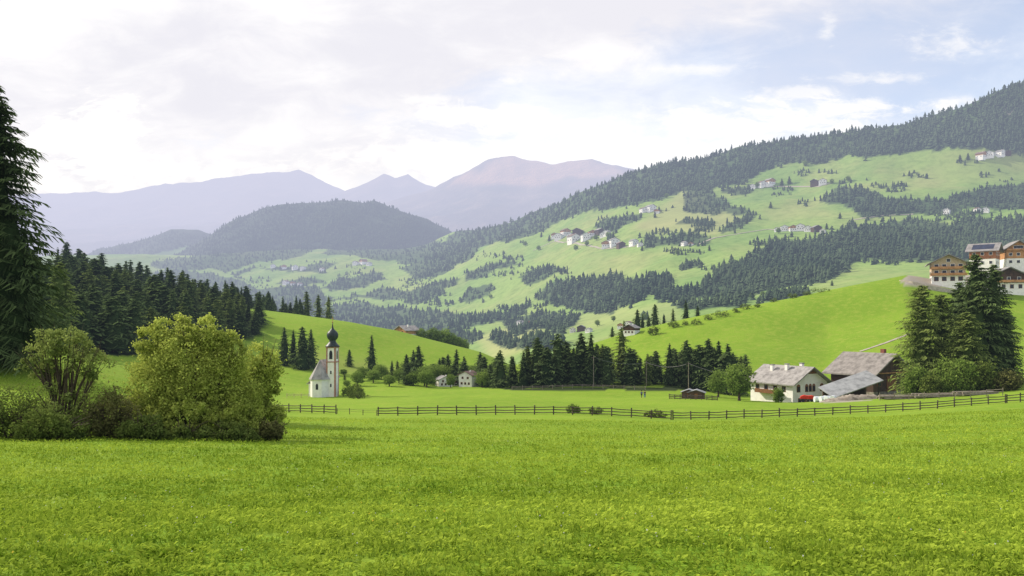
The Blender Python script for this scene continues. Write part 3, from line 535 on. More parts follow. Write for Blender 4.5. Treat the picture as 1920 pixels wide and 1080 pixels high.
# ---------------------------------------------------------------- far forests
def forest_mesh(name,label,sheet,polys,sp,hr,dmin=0,thr=None,w=1.0):
    P_=[]
    for poly in polys:
        a=np.array(poly); x0,y0=a.min(0)-20; x1,y1=a.max(0)+20; x0=max(x0,-100); x1=min(x1,2150); y0=max(y0,60)
        xs=np.arange(x0,x1,sp[0]); ys=np.arange(y0,y1+8,sp[1]); X,Y=np.meshgrid(xs,ys); X=X+RS.uniform(-.5,.5,X.shape)*sp[0]*2; Y=Y+RS.uniform(-.5,.5,X.shape)*sp[1]*2
        wx,wy=warp(X,Y,w); e=RS.randn(*X.shape)*3.0*w
        k=pip(wx+e,wy+e*.6,poly)
        if thr is not None: k&=(fbm(X/70+Y/60,Y/16-X/150,61,4)>thr)
        else: k&=(fbm(X/26,Y/11,63,3)>-.27)
        for px,py in zip(X[k],Y[k]):
            p=sheet.at(px,py,dmin)
            if p is not None: P_.append((p.x,p.y,p.z))
    P_=np.array(P_); n=len(P_); k=6
    h=(hr[0]+(hr[1]-hr[0])*RS.rand(n))*(.7+.6*vn(P_[:,0]/90,P_[:,1]/90,5)); r=h*(.19+.17*RS.rand(n)); rd=(RS.rand(n)<.4)
    VV=[];FF=[];TT=[];off=0; t=.2+.45*RS.rand(n)+.6*fbm(P_[:,0]/120,P_[:,1]/120,71,3)
    for (z0,z1,rf) in ((-.03,.55,1),(.3,.8,.78),(.55,1.0,.52)):
        zz1=np.where(rd,z0+(z1-z0)*.65,z1); ang=RS.rand(n,1)*6.28+np.arange(k)[None]*2*np.pi/k; rr=r[:,None]*rf*np.where(rd,1.3,1)[:,None]*(.6+.8*RS.rand(n,k))
        ring=np.stack([P_[:,0:1]+rr*np.cos(ang),P_[:,1:2]+rr*np.sin(ang),P_[:,2:3]+h[:,None]*(z0+.07*RS.randn(n,k))],-1)
        ap=np.stack([P_[:,0],P_[:,1],P_[:,2]+h*zz1],-1)[:,None,:]; V=np.concatenate([ring,ap],1).reshape(-1,3)
        b=np.arange(n)[:,None]*(k+1)+off; j=np.arange(k)[None]
        FF.append(np.stack([b+j,b+(j+1)%k,np.broadcast_to(b+k,(n,k))],-1).reshape(-1,3)); VV.append(V); off+=n*(k+1)
        TT.append(np.concatenate([np.repeat(t[:,None],k,1)-.15+.15*RS.rand(n,k),t[:,None]+.2],1).reshape(-1))
    o=link(name,fastmesh(name,np.vstack(VV),np.vstack(FF),np.concatenate(TT)),M['forest']); tag(o,label,'forest',None,'stuff'); print(name,n); return o
forest_mesh('ridge_forest','dark conifer forest covering the upper ridge of the long right-hand mountainside',V4,FOREST[:1],(5.5,3.2),(12,21))
forest_mesh('slope_forest','belts of dark conifer wood between the pastures of the right-hand slope',V4,FOREST[1:4],(6,4),(9,18))
forest_mesh('valley_forest','scattered small woods and tree belts on the lower valley slopes',V4,FOREST[4:],(5.6,3.4),(9,17))
forest_mesh('hedgerow_trees','thin hedgerows and tree lines scattered over the far pastures',V4,[[(440,520),(640,490),(860,500),(1010,450),(1280,380),(1500,325),(1900,300),(1900,420),(1500,560),(1280,600),(1000,640),(700,620)]],(5,3.5),(7,14),0,.165)
hp=[[(300,505),(340,470),(430,410),(500,388),(640,368),(740,380),(850,425),(900,460),(900,500),(600,500),(430,505)]]
forest_mesh('hill_forest','dense dark forest over the rounded wooded hill in the middle distance',V5,hp,(4.6,2.4),(12,22),w=.4)
forest_mesh('low_hill_forest','hazy forest over the low hill left of the rounded wooded hill',V5b,[[(150,500),(180,462),(320,434),(380,440),(460,470),(440,500),(360,490),(352,462),(300,472),(240,500)]],(5,2.6),(12,20),w=.4)
R=random.Random(77)
for px,py,hp_ in [(1080,470,9),(1250,372,8),(1290,370,8),(1445,390,9),(1480,345,11),(1466,348,10),(1510,312,9),(1560,345,8),(1590,341,9),(1690,390,9),(1800,303,10),(1815,300,10),(1010,470,8),(985,462,8),(1150,445,8),(1270,478,8),(1330,470,8),(1100,462,9),(1204,470,8),(1228,408,9),(1420,352,9),(1460,438,9),(1550,430,9),(880,545,7),(920,560,7),(1040,555,8),(1060,605,9),(1120,612,10),(1150,603,9),(1005,612,9),(1208,600,10),(1575,410,9),(1630,385,8),(1705,330,8),(1400,420,8),(1015,445,8),(1030,452,9),(1140,446,9),(1118,451,9),(1410,560,9),(1430,556,8),(1560,536,8)]:
    p=V4.at(px,py)
    if p is None: continue
    tree('pasture_tree',R.choice(['spruce1','spruce3','broad0','broad1','broad2']),p,hp_*1.35/F*p.y,'small dark tree standing alone on the far valley pastures','tree','lone trees on the far pastures',wide=1.2)
# ---------------------------------------------------------------- buildings
def roof_mb(w,d,h,rh,ov=.6,t=.25,ovy=.8):
    sl=rh/(w/2); W=w/2+ov; zl=h-ov*sl+.03; zr=h+rh+.03
    return MB().prism([(-W,zl),(-W,zl+t),(0,zr+t),(W,zl+t),(W,zl),(0,zr)],-d/2-ovy,d/2+ovy)
def body_mb(w,d,h,rh,z0=-1.5): return MB().prism([(-w/2,z0),(-w/2,h),(0,h+rh),(w/2,h),(w/2,z0)],-d/2,d/2)
def window(par,side,a,z,ww,hh,w,d,fm='frame',proud=.06,nm='window'):
    def bx(m,e,pr,p0):
        if side=='f': m.box(a-ww/2-e,a+ww/2+e,-d/2-pr,-d/2-p0,z-e,z+hh+e)
        elif side=='l': m.box(-w/2-pr,-w/2-p0,a-ww/2-e,a+ww/2+e,z-e,z+hh+e)
        else: m.box(w/2+p0,w/2+pr,a-ww/2-e,a+ww/2+e,z-e,z+hh+e)
        return m
    fr=bx(MB(),.14,proud,-.05).build(nm,M[fm],par)
    bx(MB(),0,proud+.03,proud-.02).build('pane',M['pane'],fr); return fr
def small_house(name,label,loc,w,rot,wall,upper,roof,group,chim=True,hk=.55):
    o=thing(name,label,'house',loc,rot,group); d=w*.9; h=w*hk; rh=w*.24
    MB().box(-w/2,w/2,-d/2,d/2,-w*.3,h*.62).build('wall',M[wall],o)
    body_mb(w*1.02,d*1.02,h,rh,h*.62).build('upper_storey',M[upper],o)
    rf=roof_mb(w*1.02,d*1.02,h,rh,w*.08,w*.03,w*.09).build('roof',M[roof],o)
    for a in (-.28,.0,.28): window(o,'f',a*w,h*.25,w*.09,w*.1,w,d,proud=w*.01)
    for a in (-.2,.2): window(o,'f',a*w,h*.72,w*.09,w*.09,w*1.02,d*1.02,proud=w*.01)
    for a in (-.25,.25): window(o,'l',a*d,h*.25,w*.09,w*.1,w,d,proud=w*.01)
    if chim: MB().box(w*.12,w*.19,-d*.1,-d*.03,h,h+rh+w*.08).build('chimney',M['plaster'],rf)
    return o
clusters=[('the biggest hillside village',[(1040,446,12,1),(1048,448,14,0),(1060,441,16,1),(1070,447,13,0),(1076,454,20,0),(1084,442,18,2),(1098,449,16,0),(1110,442,14,1),(1124,439,14,2),(1132,445,12,0),(1138,441,12,0)]),
 ('the group below the biggest village',[(1136,464,16,1),(1151,460,18,0),(1164,464,14,2),(1188,459,14,0),(1200,462,10,0)]),
 ('the farms above the biggest village',[(1206,398,12,0),(1220,396,16,0),(1232,400,10,1)]),
 ('the farms left of the lone farm',[(1412,353,10,0),(1428,350,14,0),(1443,347,16,1)]),
 ('the lone farm high on the slope',[(1528,347,14,2),(1542,346,14,0)]),
 ('the farms just below the top forest',[(1840,297,16,1),(1856,294,14,0),(1876,292,14,0),(1890,290,10,2)]),
 ('the hamlet above the middle wood belt',[(1458,434,10,0),(1470,433,14,0),(1486,433,14,1),(1500,432,16,0),(1516,434,14,0),(1530,435,16,2),(1543,437,10,0)]),
 ('the houses between two wood belts',[(1775,401,13,0),(1832,397,10,0),(1848,398,12,0)]),
 ('the pair below the yellow slope',[(1283,460,10,0),(1296,460,8,1)]),
 ('the hamlet on the hazy valley floor',[(512,502,9,0),(532,504,10,1),(553,505,11,0),(568,506,9,0),(604,508,8,0)]),
 ('the farms below the rounded wooded hill',[(667,497,10,0),(681,495,12,1),(692,498,9,0)]),
 ('the lowest farms on the valley floor',[(536,533,10,0),(549,534,8,1),(562,536,8,0)]),
 ('the valley gap left of the conifers',[(975,611,13,0),(993,609,11,1)]),
 ('the group above the conifer row',[(1074,623,12,0),(1090,621,15,2),(1104,623,11,0)]),
 ('the group behind the right hill foot',[(1163,615,12,1),(1178,612,13,0),(1192,617,10,0)])]
R=random.Random(9)
for desc,lst in clusters:
    for i,(px,py,wp,kd) in enumerate(lst):
        p=V4.at(px,py)
        if p is None: print('miss',px,py); continue
        w=wp/F*p.y*.95
        small_house('farmhouse','%s house from the left in %s, %s'%(ORD[i],desc,['white walled','brown topped','dark wooden'][kd]),p,w,R.uniform(-.9,.6),['plaster','plaster','wood'][kd],['plaster','timber','wood'][kd],R.choice(['tile','greytile','tile','stoneroof']),'houses of '+desc,chim=(i%2==0))
for px,D,wp,lb,wl,up,rf,rt in [(763,432,34,'brown-roofed farmhouse peeping over the crest of the left hill','plaster','timber','stoneroof',-.8),(832,262,26,'small white house at the left of the hollow behind the meadow','plaster','plaster','greytile',.4),(853,270,18,'little grey-roofed shed between the white houses in the hollow','plaster','wood','greytile',-.3),(879,262,28,'tall white house in the hollow with a brown roof','plaster','plaster','tile',-.5),(1184,352,24,'dark wooden cabin with pale roof on the right hill','plaster','wood','greytile',-.6)]:
    g=G.g(px,D); small_house('farmhouse',lb,g,wp/F*D,rt,wl,up,rf,None,hk=.5 if px!=879 else .8)
# chapel
cg=G.g(602,222); ch=thing('chapel','small white chapel with a slender onion-domed bell tower behind the meadow','chapel',cg,math.radians(-8))
w=5.4; hx=w/2
def polybody(pts,z0,z1):
    m=MB(); n=len(pts); m.add([(x,y,z0) for x,y in pts]+[(x,y,z1) for x,y in pts],[tuple(range(n)),tuple(range(2*n-1,n-1,-1))]+[(i,(i+1)%n,(i+1)%n+n,i+n) for i in range(n)]); return m
apse=[(-hx,6.5),(-hx,-1.0),(-hx*.5,-3.0),(hx*.5,-3.0),(hx,-1.0),(hx,6.5)]
polybody(apse,-1.5,5.1).build('nave_wall',M['plaster'],ch)
e=1.12; ro=[(x*e,(y*1.04-(.3 if y<0 else 0))) for x,y in apse]
m=MB(); m.add([(x,y,4.95) for x,y in ro]+[(0,-.9,10.3),(0,6.8,10.3)],[(0,1,6,7),(1,2,6),(2,3,6),(3,4,6),(4,5,7,6),(5,0,7),(5,4,3,2,1,0)]); m.build('nave_roof',M['shingle'],ch)
polybody([(x*1.05,y*1.03-(.05 if y<0 else 0)) for x,y in apse],4.72,4.93).build('cornice',M['plaster'],ch)
MB().prism([(-.35,2.2),(.35,2.2),(.35,3.4),(.2,3.75),(0,3.88),(-.2,3.75),(-.35,3.4)],-3.05,-2.9).build('window',M['pane'],ch)
MB().box(-2.74,-2.66,1.2,1.9,2.2,3.8).build('window',M['pane'],ch)
MB().box(-4.0,-2.75,1.0,3.2,-1.5,3.5).build('porch_wall',M['plaster'],ch)
MB().prism([(-4.5,3.3),(-4.5,3.5),(-2.72,5.0),(-2.72,4.8)],.6,3.6).build('porch_roof',M['shingle'],ch)
tx,ty_=3.25,.2; tw=1.3
MB().box(tx-tw,tx+tw,ty_-tw,ty_+tw,-1.5,14.0).build('tower_wall',M['plaster'],ch)
for sx in (-1,1):
    for sy in (-1,1):
        x=tx+sx*tw; y=ty_+sy*tw; MB().box(x-.36 if sx>0 else x-.04,x+.04 if sx>0 else x+.36,y-.36 if sy>0 else y-.04,y+.04 if sy>0 else y+.36,-1.5,13.98).build('quoin',M['quoin'],ch)
for z in (9.6,13.6): MB().box(tx-tw-.14,tx+tw+.14,ty_-tw-.14,ty_+tw+.14,z,z+.28).build('string_course',M['quoin'],ch)
for s in (0,1,2):
    pr=[(-.45,10.5),(.45,10.5),(.45,12.2),(.3,12.75),(0,12.95),(-.3,12.75),(-.45,12.2)]
    m=MB()
    if s==0: m.prism([(tx+a,b) for a,b in pr],ty_-tw-.05,ty_-tw+.1)
    else:
        X=tx-tw-.05 if s==1 else tx+tw-.1; n=len(pr)
        m.add([(X,ty_+a,b) for a,b in pr]+[(X+.15,ty_+a,b) for a,b in pr],[tuple(range(n)),tuple(range(2*n-1,n-1,-1))]+[(i,(i+1)%n,(i+1)%n+n,i+n) for i in range(n)])
    m.build('belfry_opening',M['pane'],ch)
MB().box(tx-.2,tx+.2,ty_-tw-.05,ty_-tw+.1,6.4,7.3).build('window',M['pane'],ch); MB().box(tx-.2,tx+.2,ty_-tw-.05,ty_-tw+.1,2.8,3.7).build('window',M['pane'],ch)
dm=MB().lathe([(2.05,13.9),(1.95,14.1),(1.2,14.9),(.9,15.3),(.88,15.7),(1.25,16.0),(1.55,16.6),(1.6,17.2),(1.4,17.8),(.95,18.3),(.5,18.7),(.25,19.2),(.13,19.9),(.08,20.5)],14,(tx,ty_)).build('onion_dome',M['dome'],ch)
for p_ in dm.data.polygons: p_.use_smooth=True
m=MB().lathe([(.05,20.4),(.22,20.6),(.22,20.8),(.05,21.0)],8,(tx,ty_)); m.box(tx-.05,tx+.05,ty_-.05,ty_+.05,20.9,22.3); m.box(tx-.45,tx+.45,ty_-.04,ty_+.04,21.55,21.68); m.build('cross',M['gold'],dm)
# farmhouse
fg=G.g(1478,203); w,d,h,rh=12.4,13.5,5.4,3.6; fh=thing('farmhouse','large white farmhouse with grey roof and brown arched windows beside the barn','house',(fg.x,fg.y,fg.z),math.radians(30))
body_mb(w,d,h,rh).build('wall',M['plaster'],fh)
MB().prism([(-w/2*.42,h+rh*.6),(0,h+rh-.04),(w/2*.42,h+rh*.6)],-d/2-.06,-d/2-.01).build('gable_boards',M['frame'],fh)
rf=roof_mb(w,d,h,rh,1.0,.3,1.3).build('roof',M['stoneroof'],fh)
for x,y in ((-2.2,3.2),(1.2,-3.2),(-1.6,-1.0)):
    zc=h+rh-abs(x)*rh/(w/2); c=MB().box(x-.4,x+.4,y-.4,y+.4,zc-.5,zc+1.6).build('chimney',M['plaster'],rf); MB().box(x-.5,x+.5,y-.5,y+.5,zc+1.6,zc+1.8).build('chimney_cap',M['greytile'],rf)
for a,ww in ((-4.2,1.2),(-1.3,1.0),(0,1.0),(1.3,1.0),(4.2,1.2)):
    fr=window(fh,'f',a,3.3,ww*.8,1.2,w,d) 
    MB().prism([(a-ww*.55,4.66),(a+ww*.55,4.66),(a+ww*.3,5.0),(a,5.12),(a-ww*.3,5.0)],-d/2-.08,-d/2+.02).build('arch',M['frame'],fr)
for a in (-3.8,-.8,2.2,4.6): window(fh,'f',a,.7,.8,.9,w,d)
for a in (-4,-1.3,1.6,4.4): window(fh,'l',a,3.3,.9,1.1,w,d)
MB().box(-2.6,-1.5,-d/2-.07,-d/2+.03,-.3,1.9).build('door',M['frame'],fh)
MB().box(-w/2-1.5,-w/2-.02,-4,4,2.6,2.75).box(-w/2-1.5,-w/2-1.42,-4,4,2.75,3.6).build('balcony',M['frame'],fh)
# barn
bg=G.g(1630,200); w,d,h,rh=13.6,12,5.8,4.2; bn=thing('barn','big dark brown timber barn with grey slab roof right of the white farmhouse','barn',(bg.x,bg.y,bg.z+.6),math.radians(30))
body_mb(w,d,h,rh).build('wall',M['wood'],bn); rf=roof_mb(w,d,h,rh,1.4,.35,1.6).build('roof',M['barnroof'],bn)
MB().box(-w/2-.1,w/2+.1,-d/2-.1,d/2+.1,-1.5,1.2).build('stone_base',M['stone'],bn)
MB().box(-1.8,1.8,-d/2-.16,-d/2-.02,1.2,4.8).build('door',M['frame'],bn)
for a in (-4.6,4.6): window(bn,'f',a,2.6,1.2,1,w,d)
MB().box(-w/2-.3,w/2+.3,-d/2-.3,-d/2-.12,5.5,5.75).build('beam',M['timber'],bn)
MB().box(3.6,4.6,-1.5,-.5,6.5,11.2).build('chimney',M['brick'],rf)
lt=thing('lean_to_shed','low open shed with slanting pale metal roof in front of the barn','shed',G.g(1594,181),math.radians(16))
MB().add([(-6.5,-3,.6),(6.5,-3,4.2),(6.5,2.6,6.1),(-6.5,2.6,2.5),(-6.5,-3,.8),(6.5,-3,4.4),(6.5,2.6,6.3),(-6.5,2.6,2.7)],[(0,3,2,1),(4,5,6,7),(0,1,5,4),(1,2,6,5),(2,3,7,6),(3,0,4,7)]).build('roof',M['metalroof'],lt)
MB().add([(-5.6,2.1,-1),(5.8,2.1,-1),(5.8,2.1,5.5),(-5.6,2.1,2.4),(-5.6,2.3,-1),(5.8,2.3,-1),(5.8,2.3,5.5),(-5.6,2.3,2.4)],[(0,1,2,3),(7,6,5,4),(0,4,5,1),(1,5,6,2),(2,6,7,3),(3,7,4,0)]).build('back_wall',M['wood'],lt)
for x in (-5,-1.5,2,5.5):
    z=.6+(x+6.5)/13*3.6; MB().box(x-.12,x+.12,-2.7,-2.45,-1,z+.1).build('post',M['fence'],lt)
# hilltop houses
g=G.g(1776,350); w,d,h,rh=13.0,12,8.6,3.3; ht=thing('guesthouse','pale timber guesthouse with rows of balconies on the hilltop, leftmost of three','house',(g.x,g.y,g.z+.6),math.radians(-24))
MB().box(-w/2+.1,w/2-.1,-d/2+.1,d/2-.1,-3,3.0).build('ground_floor',M['plaster'],ht); body_mb(w,d,h,rh,3.0).build('wall',M['palewood'],ht)
roof_mb(w,d,h,rh,1.9,.35,2.3).build('roof',M['greytile'],ht)
for z in (3.0,5.8):
    b=MB().box(-w/2-.5,w/2+.5,-d/2-1.4,-d/2-.02,z,z+.2).build('balcony',M['timber'],ht); MB().box(-w/2-.5,w/2+.5,-d/2-1.4,-d/2-1.3,z+.22,z+1.05).build('railing',M['timber'],b)
for z in (.5,3.3,6.0):
    for a in (-4.6,-1.6,1.6,4.6): window(ht,'f',a,z+.3,1.5,1.6,w if z>1 else w-.2,d if z>1 else d-.2,'plaster' if z>1 else 'frame')
    for a in (-3.5,0,3.5): window(ht,'l',a,z+.3,1.3,1.4,w if z>1 else w-.2,d if z>1 else d-.2,'plaster' if z>1 else 'frame')
window(ht,'f',0,8.9,1.4,1.3,w,d,'plaster')
g=G.g(1846,420); w,d,h,rh=10,12,8.2,3.4; hb=thing('guesthouse','reddish brown house with dark roof panels behind the other hilltop houses','house',(g.x,g.y,g.z+3),math.radians(48))
MB().box(-w/2,w/2,-d/2,d/2,-5,3.4).build('ground_floor',M['plaster'],hb); body_mb(w+.1,d+.1,h,rh,3.4).build('wall',M['redwood'],hb)
rf=roof_mb(w,d,h,rh,1.5,.35,1.8).build('roof',M['greytile'],hb)
sl=rh/(w/2); MB().add([(-w/2-.2,-d/2+1,h-.2*sl+.45),(-1.2,-d/2+1,h+rh-1.2*sl+.45),(-1.2,d/2-1,h+rh-1.2*sl+.45),(-w/2-.2,d/2-1,h-.2*sl+.45)],[(0,1,2,3)]).build('solar_panel',M['solar'],rf)
for a in (-3.8,0,3.8):
    for z in (.8,5.4): window(hb,'f',a*.8,z,1.3,1.4,w+.1,d+.1,'plaster'); window(hb,'l',a,z,1.3,1.4,w+.1,d+.1,'plaster')
g=G.g(1902,422); w,d,h,rh=11,12,8.4,3.6; hc_=thing('guesthouse','timber gabled house with light window bays behind right edge of the hilltop','house',(g.x,g.y,g.z+3),math.radians(-15))
MB().box(-w/2,w/2,-d/2,d/2,-5,3.0).build('ground_floor',M['plaster'],hc_); body_mb(w+.1,d+.1,h,rh,3.0).build('wall',M['timber'],hc_); roof_mb(w,d,h,rh,1.8,.35,2.0).build('roof',M['greytile'],hc_)
for z in (.6,4.4,8.2):
    for a in (-3.6,0,3.6): window(hc_,'f',a if z<8 else a*.4,z,1.4,1.4,w+.1,d+.1,'plaster')
MB().box(-w/2-.3,w/2+.3,-d/2-1.2,-d/2-.07,7.0,7.15).box(-w/2-.3,w/2+.3,-d/2-1.2,-d/2-1.1,7.15,7.9).build('balcony',M['timber'],hc_)
g=G.g(1880,345); w,d,h,rh=14,12,6.0,3.4; hd=thing('chalet','dark wooden chalet on a white ground floor in front on the hilltop','house',g,math.radians(-10))
MB().box(-w/2,w/2,-d/2,d/2,-3,3.0).build('ground_floor',M['plaster'],hd); body_mb(w+.1,d+.1,h,rh,3.0).build('wall',M['wood'],hd); roof_mb(w,d,h,rh,1.9,.35,2.0).build('roof',M['greytile'],hd)
MB().box(-w/2-.4,w/2+.4,-d/2-1.3,-d/2-.06,3.2,3.4).box(-w/2-.4,w/2+.4,-d/2-1.3,-d/2-1.2,3.4,4.2).build('balcony',M['timber'],hd)
for a in (-5.2,-2.0,1.2,4.5): window(hd,'f',a,.7,1.2,1.5,w,d)
for a in (-4,0,4): window(hd,'f',a,4.2,1.2,1.2,w+.1,d+.1,'plaster')
Wp=[G.g(px,D) for px,D in ((1688,347),(1712,342),(1740,339),(1768,338),(1800,338))]; m=MB(); vs=[];fs=[]
for i,p in enumerate(Wp):
    hgt=[.5,1.2,1.8,1.8,1.2][i]
    for dy,dz in ((0,-.5),(0.25,hgt),(.85,hgt+.02),(.85,-.5)): vs.append((p.x-Wp[0].x,p.y-Wp[0].y+dy,p.z-Wp[0].z+dz))
    if i:
        b=4*(i-1)
        for k in range(4): fs.append((b+k,b+(k+1)%4,b+4+(k+1)%4,b+4+k))
fs+= [(0,3,2,1),(16,17,18,19)]; m.add(vs,fs); o=m.build('retaining_wall',M['path']); o.location=Wp[0]; tag(o,'pale retaining wall below the leftmost hilltop guesthouse','wall')
# ---------------------------------------------------------------- fences
def rail_fence(label,pts,sp,hgt,nr,mat='fence',pr=.085,rr=.065,name='rail_fence'):
    W=[Vector(((a-960)/F*D,D)) for a,D in pts]; L=[0]
    for a,b in zip(W[:-1],W[1:]): L.append(L[-1]+(b-a).length)
    n=max(1,int(round(L[-1]/sp))); Q=[]
    for i in range(n+1):
        s=L[-1]*i/n; k=min(max(j for j in range(len(L)) if L[j]<=s+1e-6),len(L)-2); t=(s-L[k])/(L[k+1]-L[k]); q=W[k].lerp(W[k+1],t); Q.append((q.x,q.y,float(G.h(q.x,q.y)[0])))
    o=thing(name,label,'fence',Q[0]); R=random.Random(len(label)); ox,oy,oz=Q[0]
    for i,(x,y,z) in enumerate(Q):
        x-=ox;y-=oy;z-=oz; hh=hgt*R.uniform(.98,1.18); MB().tube([(x,y,z-.4),(x+R.uniform(-.07,.07),y,z+hh)],pr,6).build('post',M[mat],o)
        if i<n:
            x2,y2,z2=Q[i+1]; x2-=ox;y2-=oy;z2-=oz
            for k in range(nr):
                zz=hgt*(.9-.32*k)+R.uniform(-.05,.05); z3=hgt*(.9-.32*k)+R.uniform(-.05,.05)
                MB().tube([(x-.08,y-pr-rr*.6,z+zz),((x+x2)/2,(y+y2)/2-pr-rr*.6,(z+z2)/2+(zz+z3)/2-R.uniform(0,.05)),(x2+.08,y2-pr-rr*.6,z2+z3)],[rr,rr*.9,rr*.8],6).build('rail',M[mat],o)
rail_fence('short dark rail fence beside the thicket, left of the gap',[(480,120),(630,112)],2.4,1.15,3)
rail_fence('thin low wire fence closing the gap between the dark rail fences',[(632,113),(706,107)],2.6,.75,2,rr=.015,pr=.05)
rail_fence('long dark wooden rail fence crossing the middle of the field',[(709,106),(1060,108),(1258,106)],2.6,1.15,3)
rail_fence('right-hand rail fence running from the flat shrub up to the right edge',[(1262,106),(1400,108),(1500,109),(1640,110),(1885,112)],2.5,1.1,3)
rail_fence('dark rail fence at the very right edge of the field',[(1888,112),(2060,114)],2.0,1.2,3)
rail_fence('pale fence at the far meadow edge below the conifer row',[(960,226),(1090,232),(1210,226)],3.0,1.1,2,'logs',.08,.06)
rail_fence('pale fence left of the chapel',[(538,216),(578,217)],2.0,1.1,2,'palewood',.07,.05)
rail_fence('brown board fence beside the small sheds left of the farmhouse',[(1255,172),(1345,172)],1.2,1.0,3,'fence',.07,.1)
rail_fence('grey fence running along the track right of the barn',[(1650,150),(1880,140)],2.6,1.2,2,'logs',.07,.06)
pl=[(1113,236,9.2),(1212,238,7.5),(1291,222,8.5)]; tp=[]
for i,(px,D,h) in enumerate(pl):
    g=G.g(px,D); o=thing('utility_pole',['left wooden power pole in front of the conifer row','middle wooden power pole in front of the conifer row','right wooden power pole near the small sheds'][i],'pole',g)
    MB().tube([(0,0,-.5),(0,0,h)],[.13,.08],7).build('pole',M['logs'],o); MB().box(-.7,.7,-.06,.06,h-.6,h-.45).build('crossarm',M['fence'],o); tp.append(g+Vector((0,-.1,h-.4)))
tp.append(G.g(1440,203)+Vector((0,0,6)))
for i in range(3):
    a,b=tp[i],tp[i+1]; P_=[a.lerp(b,t/8)-Vector((0,0,1.2*4*(t/8)*(1-t/8))) for t in range(9)]; o=MB().tube(P_,.035,4).build('power_cable',M['metal']); tag(o,['sagging power cable between the left and middle poles','sagging power cable between the middle and right poles','power cable from the right pole to the farmhouse'][i],'cable')
for i,(px,D,s) in enumerate([(1532,176,1),(1542,175,1),(1552,174,1),(1562,173,1),(1547,178,1)]):
    g=G.g(px,D); m=MB(); n=16
    m.add([(-.62,.62*math.cos(2*math.pi*k/n),.6+.62*math.sin(2*math.pi*k/n)) for k in range(n)]+[(-.5,.68*math.cos(2*math.pi*k/n),.6+.66*math.sin(2*math.pi*k/n)) for k in range(n)]+[(.5,.68*math.cos(2*math.pi*k/n),.6+.66*math.sin(2*math.pi*k/n)) for k in range(n)]+[(.62,.6*math.cos(2*math.pi*k/n),.6+.6*math.sin(2*math.pi*k/n)) for k in range(n)],
      [tuple(range(n))]+[tuple(3*n+n-1-k for k in range(n))]+[(r*n+k,r*n+(k+1)%n,(r+1)*n+(k+1)%n,(r+1)*n+k) for r in range(3) for k in range(n)])
    o=m.build('hay_bale',M['whitewrap']); o.location=g; o.rotation_euler=(0,0,.3*i); tag(o,'%s white wrapped hay bale in front of the barn'%['leftmost','second','third','rightmost','rear'][i],'hay bale')
g=G.g(1514,186); o=thing('cart','low cart under a bright red tarpaulin in front of the white farmhouse','cart',g,-.3)
MB().box(-1.6,1.6,-.7,.7,.5,.8).build('bed',M['fence'],o); m=MB(); m.prism([(-1.65,.82),(1.65,.82),(1.6,1.35),(1.0,1.6),(.2,1.5),(-.8,1.65),(-1.55,1.3)],-.75,.75); m.build('tarpaulin',M['red'],o)
for x in (-1,1):
    for y in (-.75,.65): MB().prism([(x+.4*math.cos(k*.785),.4+.4*math.sin(k*.785)) for k in range(8)],y,y+.12).build('wheel',M['navy'],o)
for i,(px,D,L_) in enumerate([(1690,152,8),(1760,150,9),(1830,148,8)]):
    g=G.g(px,D); o=thing('log_pile','%s pile of weathered stacked logs beside the track right of the barn'%['left','middle','right'][i],'log pile',g,.1*i-.05); R=random.Random(i)
    for rr_ in range(2):
        for k in range(5-rr_): 
            y=(k-(4-rr_)/2)*.42; z=.2+rr_*.34; MB().tube([(-L_/2+R.uniform(-.7,.7),y,z),(0,y+R.uniform(-.05,.05),z),(L_/2+R.uniform(-.7,.7),y,z)],[.2,.19,.16],7).build('log',M['logs'],o)
gx=G.g(1598,168); nn=28; xs=np.linspace(-7,7,nn); ys=np.linspace(-2.4,2.4,14); X,Y=np.meshgrid(xs,ys); H=np.clip(1-(X/7)**2-(Y/2.4)**2,0,1)**.6*1.1*(1+fbm(X/.9,Y/.9,8)*1.2)
Zg=G.h((X+gx.x).ravel(),(Y+gx.y).ravel()).reshape(X.shape)-.05; i=np.arange(X.size).reshape(X.shape)
o=link('rubble_mound',fastmesh('rubble_mound',np.stack([X+gx.x,Y+gx.y,Zg+H],-1).reshape(-1,3),np.stack([i[:-1,:-1],i[:-1,1:],i[1:,1:],i[1:,:-1]],-1).reshape(-1,4)),M['stone']); tag(o,None,None,None,'structure')
for i,(px,D,wd,lb) in enumerate([(1292,185,3.2,'tiny wooden shed at the left of the sheds by the brown fence'),(1306,184,3.6,'tiny wooden shed right of its twin by the brown fence')]):
    g=G.g(px,D); o=thing('garden_shed',lb,'shed',g,-.3); body_mb(wd,2.4,1.5,.6,-.4).build('wall',M['wood'],o); roof_mb(wd,2.4,1.5,.6,.3,.1,.3).build('roof',M['metalroof'],o); MB().box(-.35,.35,-1.25,-1.18,-.3,1.3).build('door',M['frame'],o)
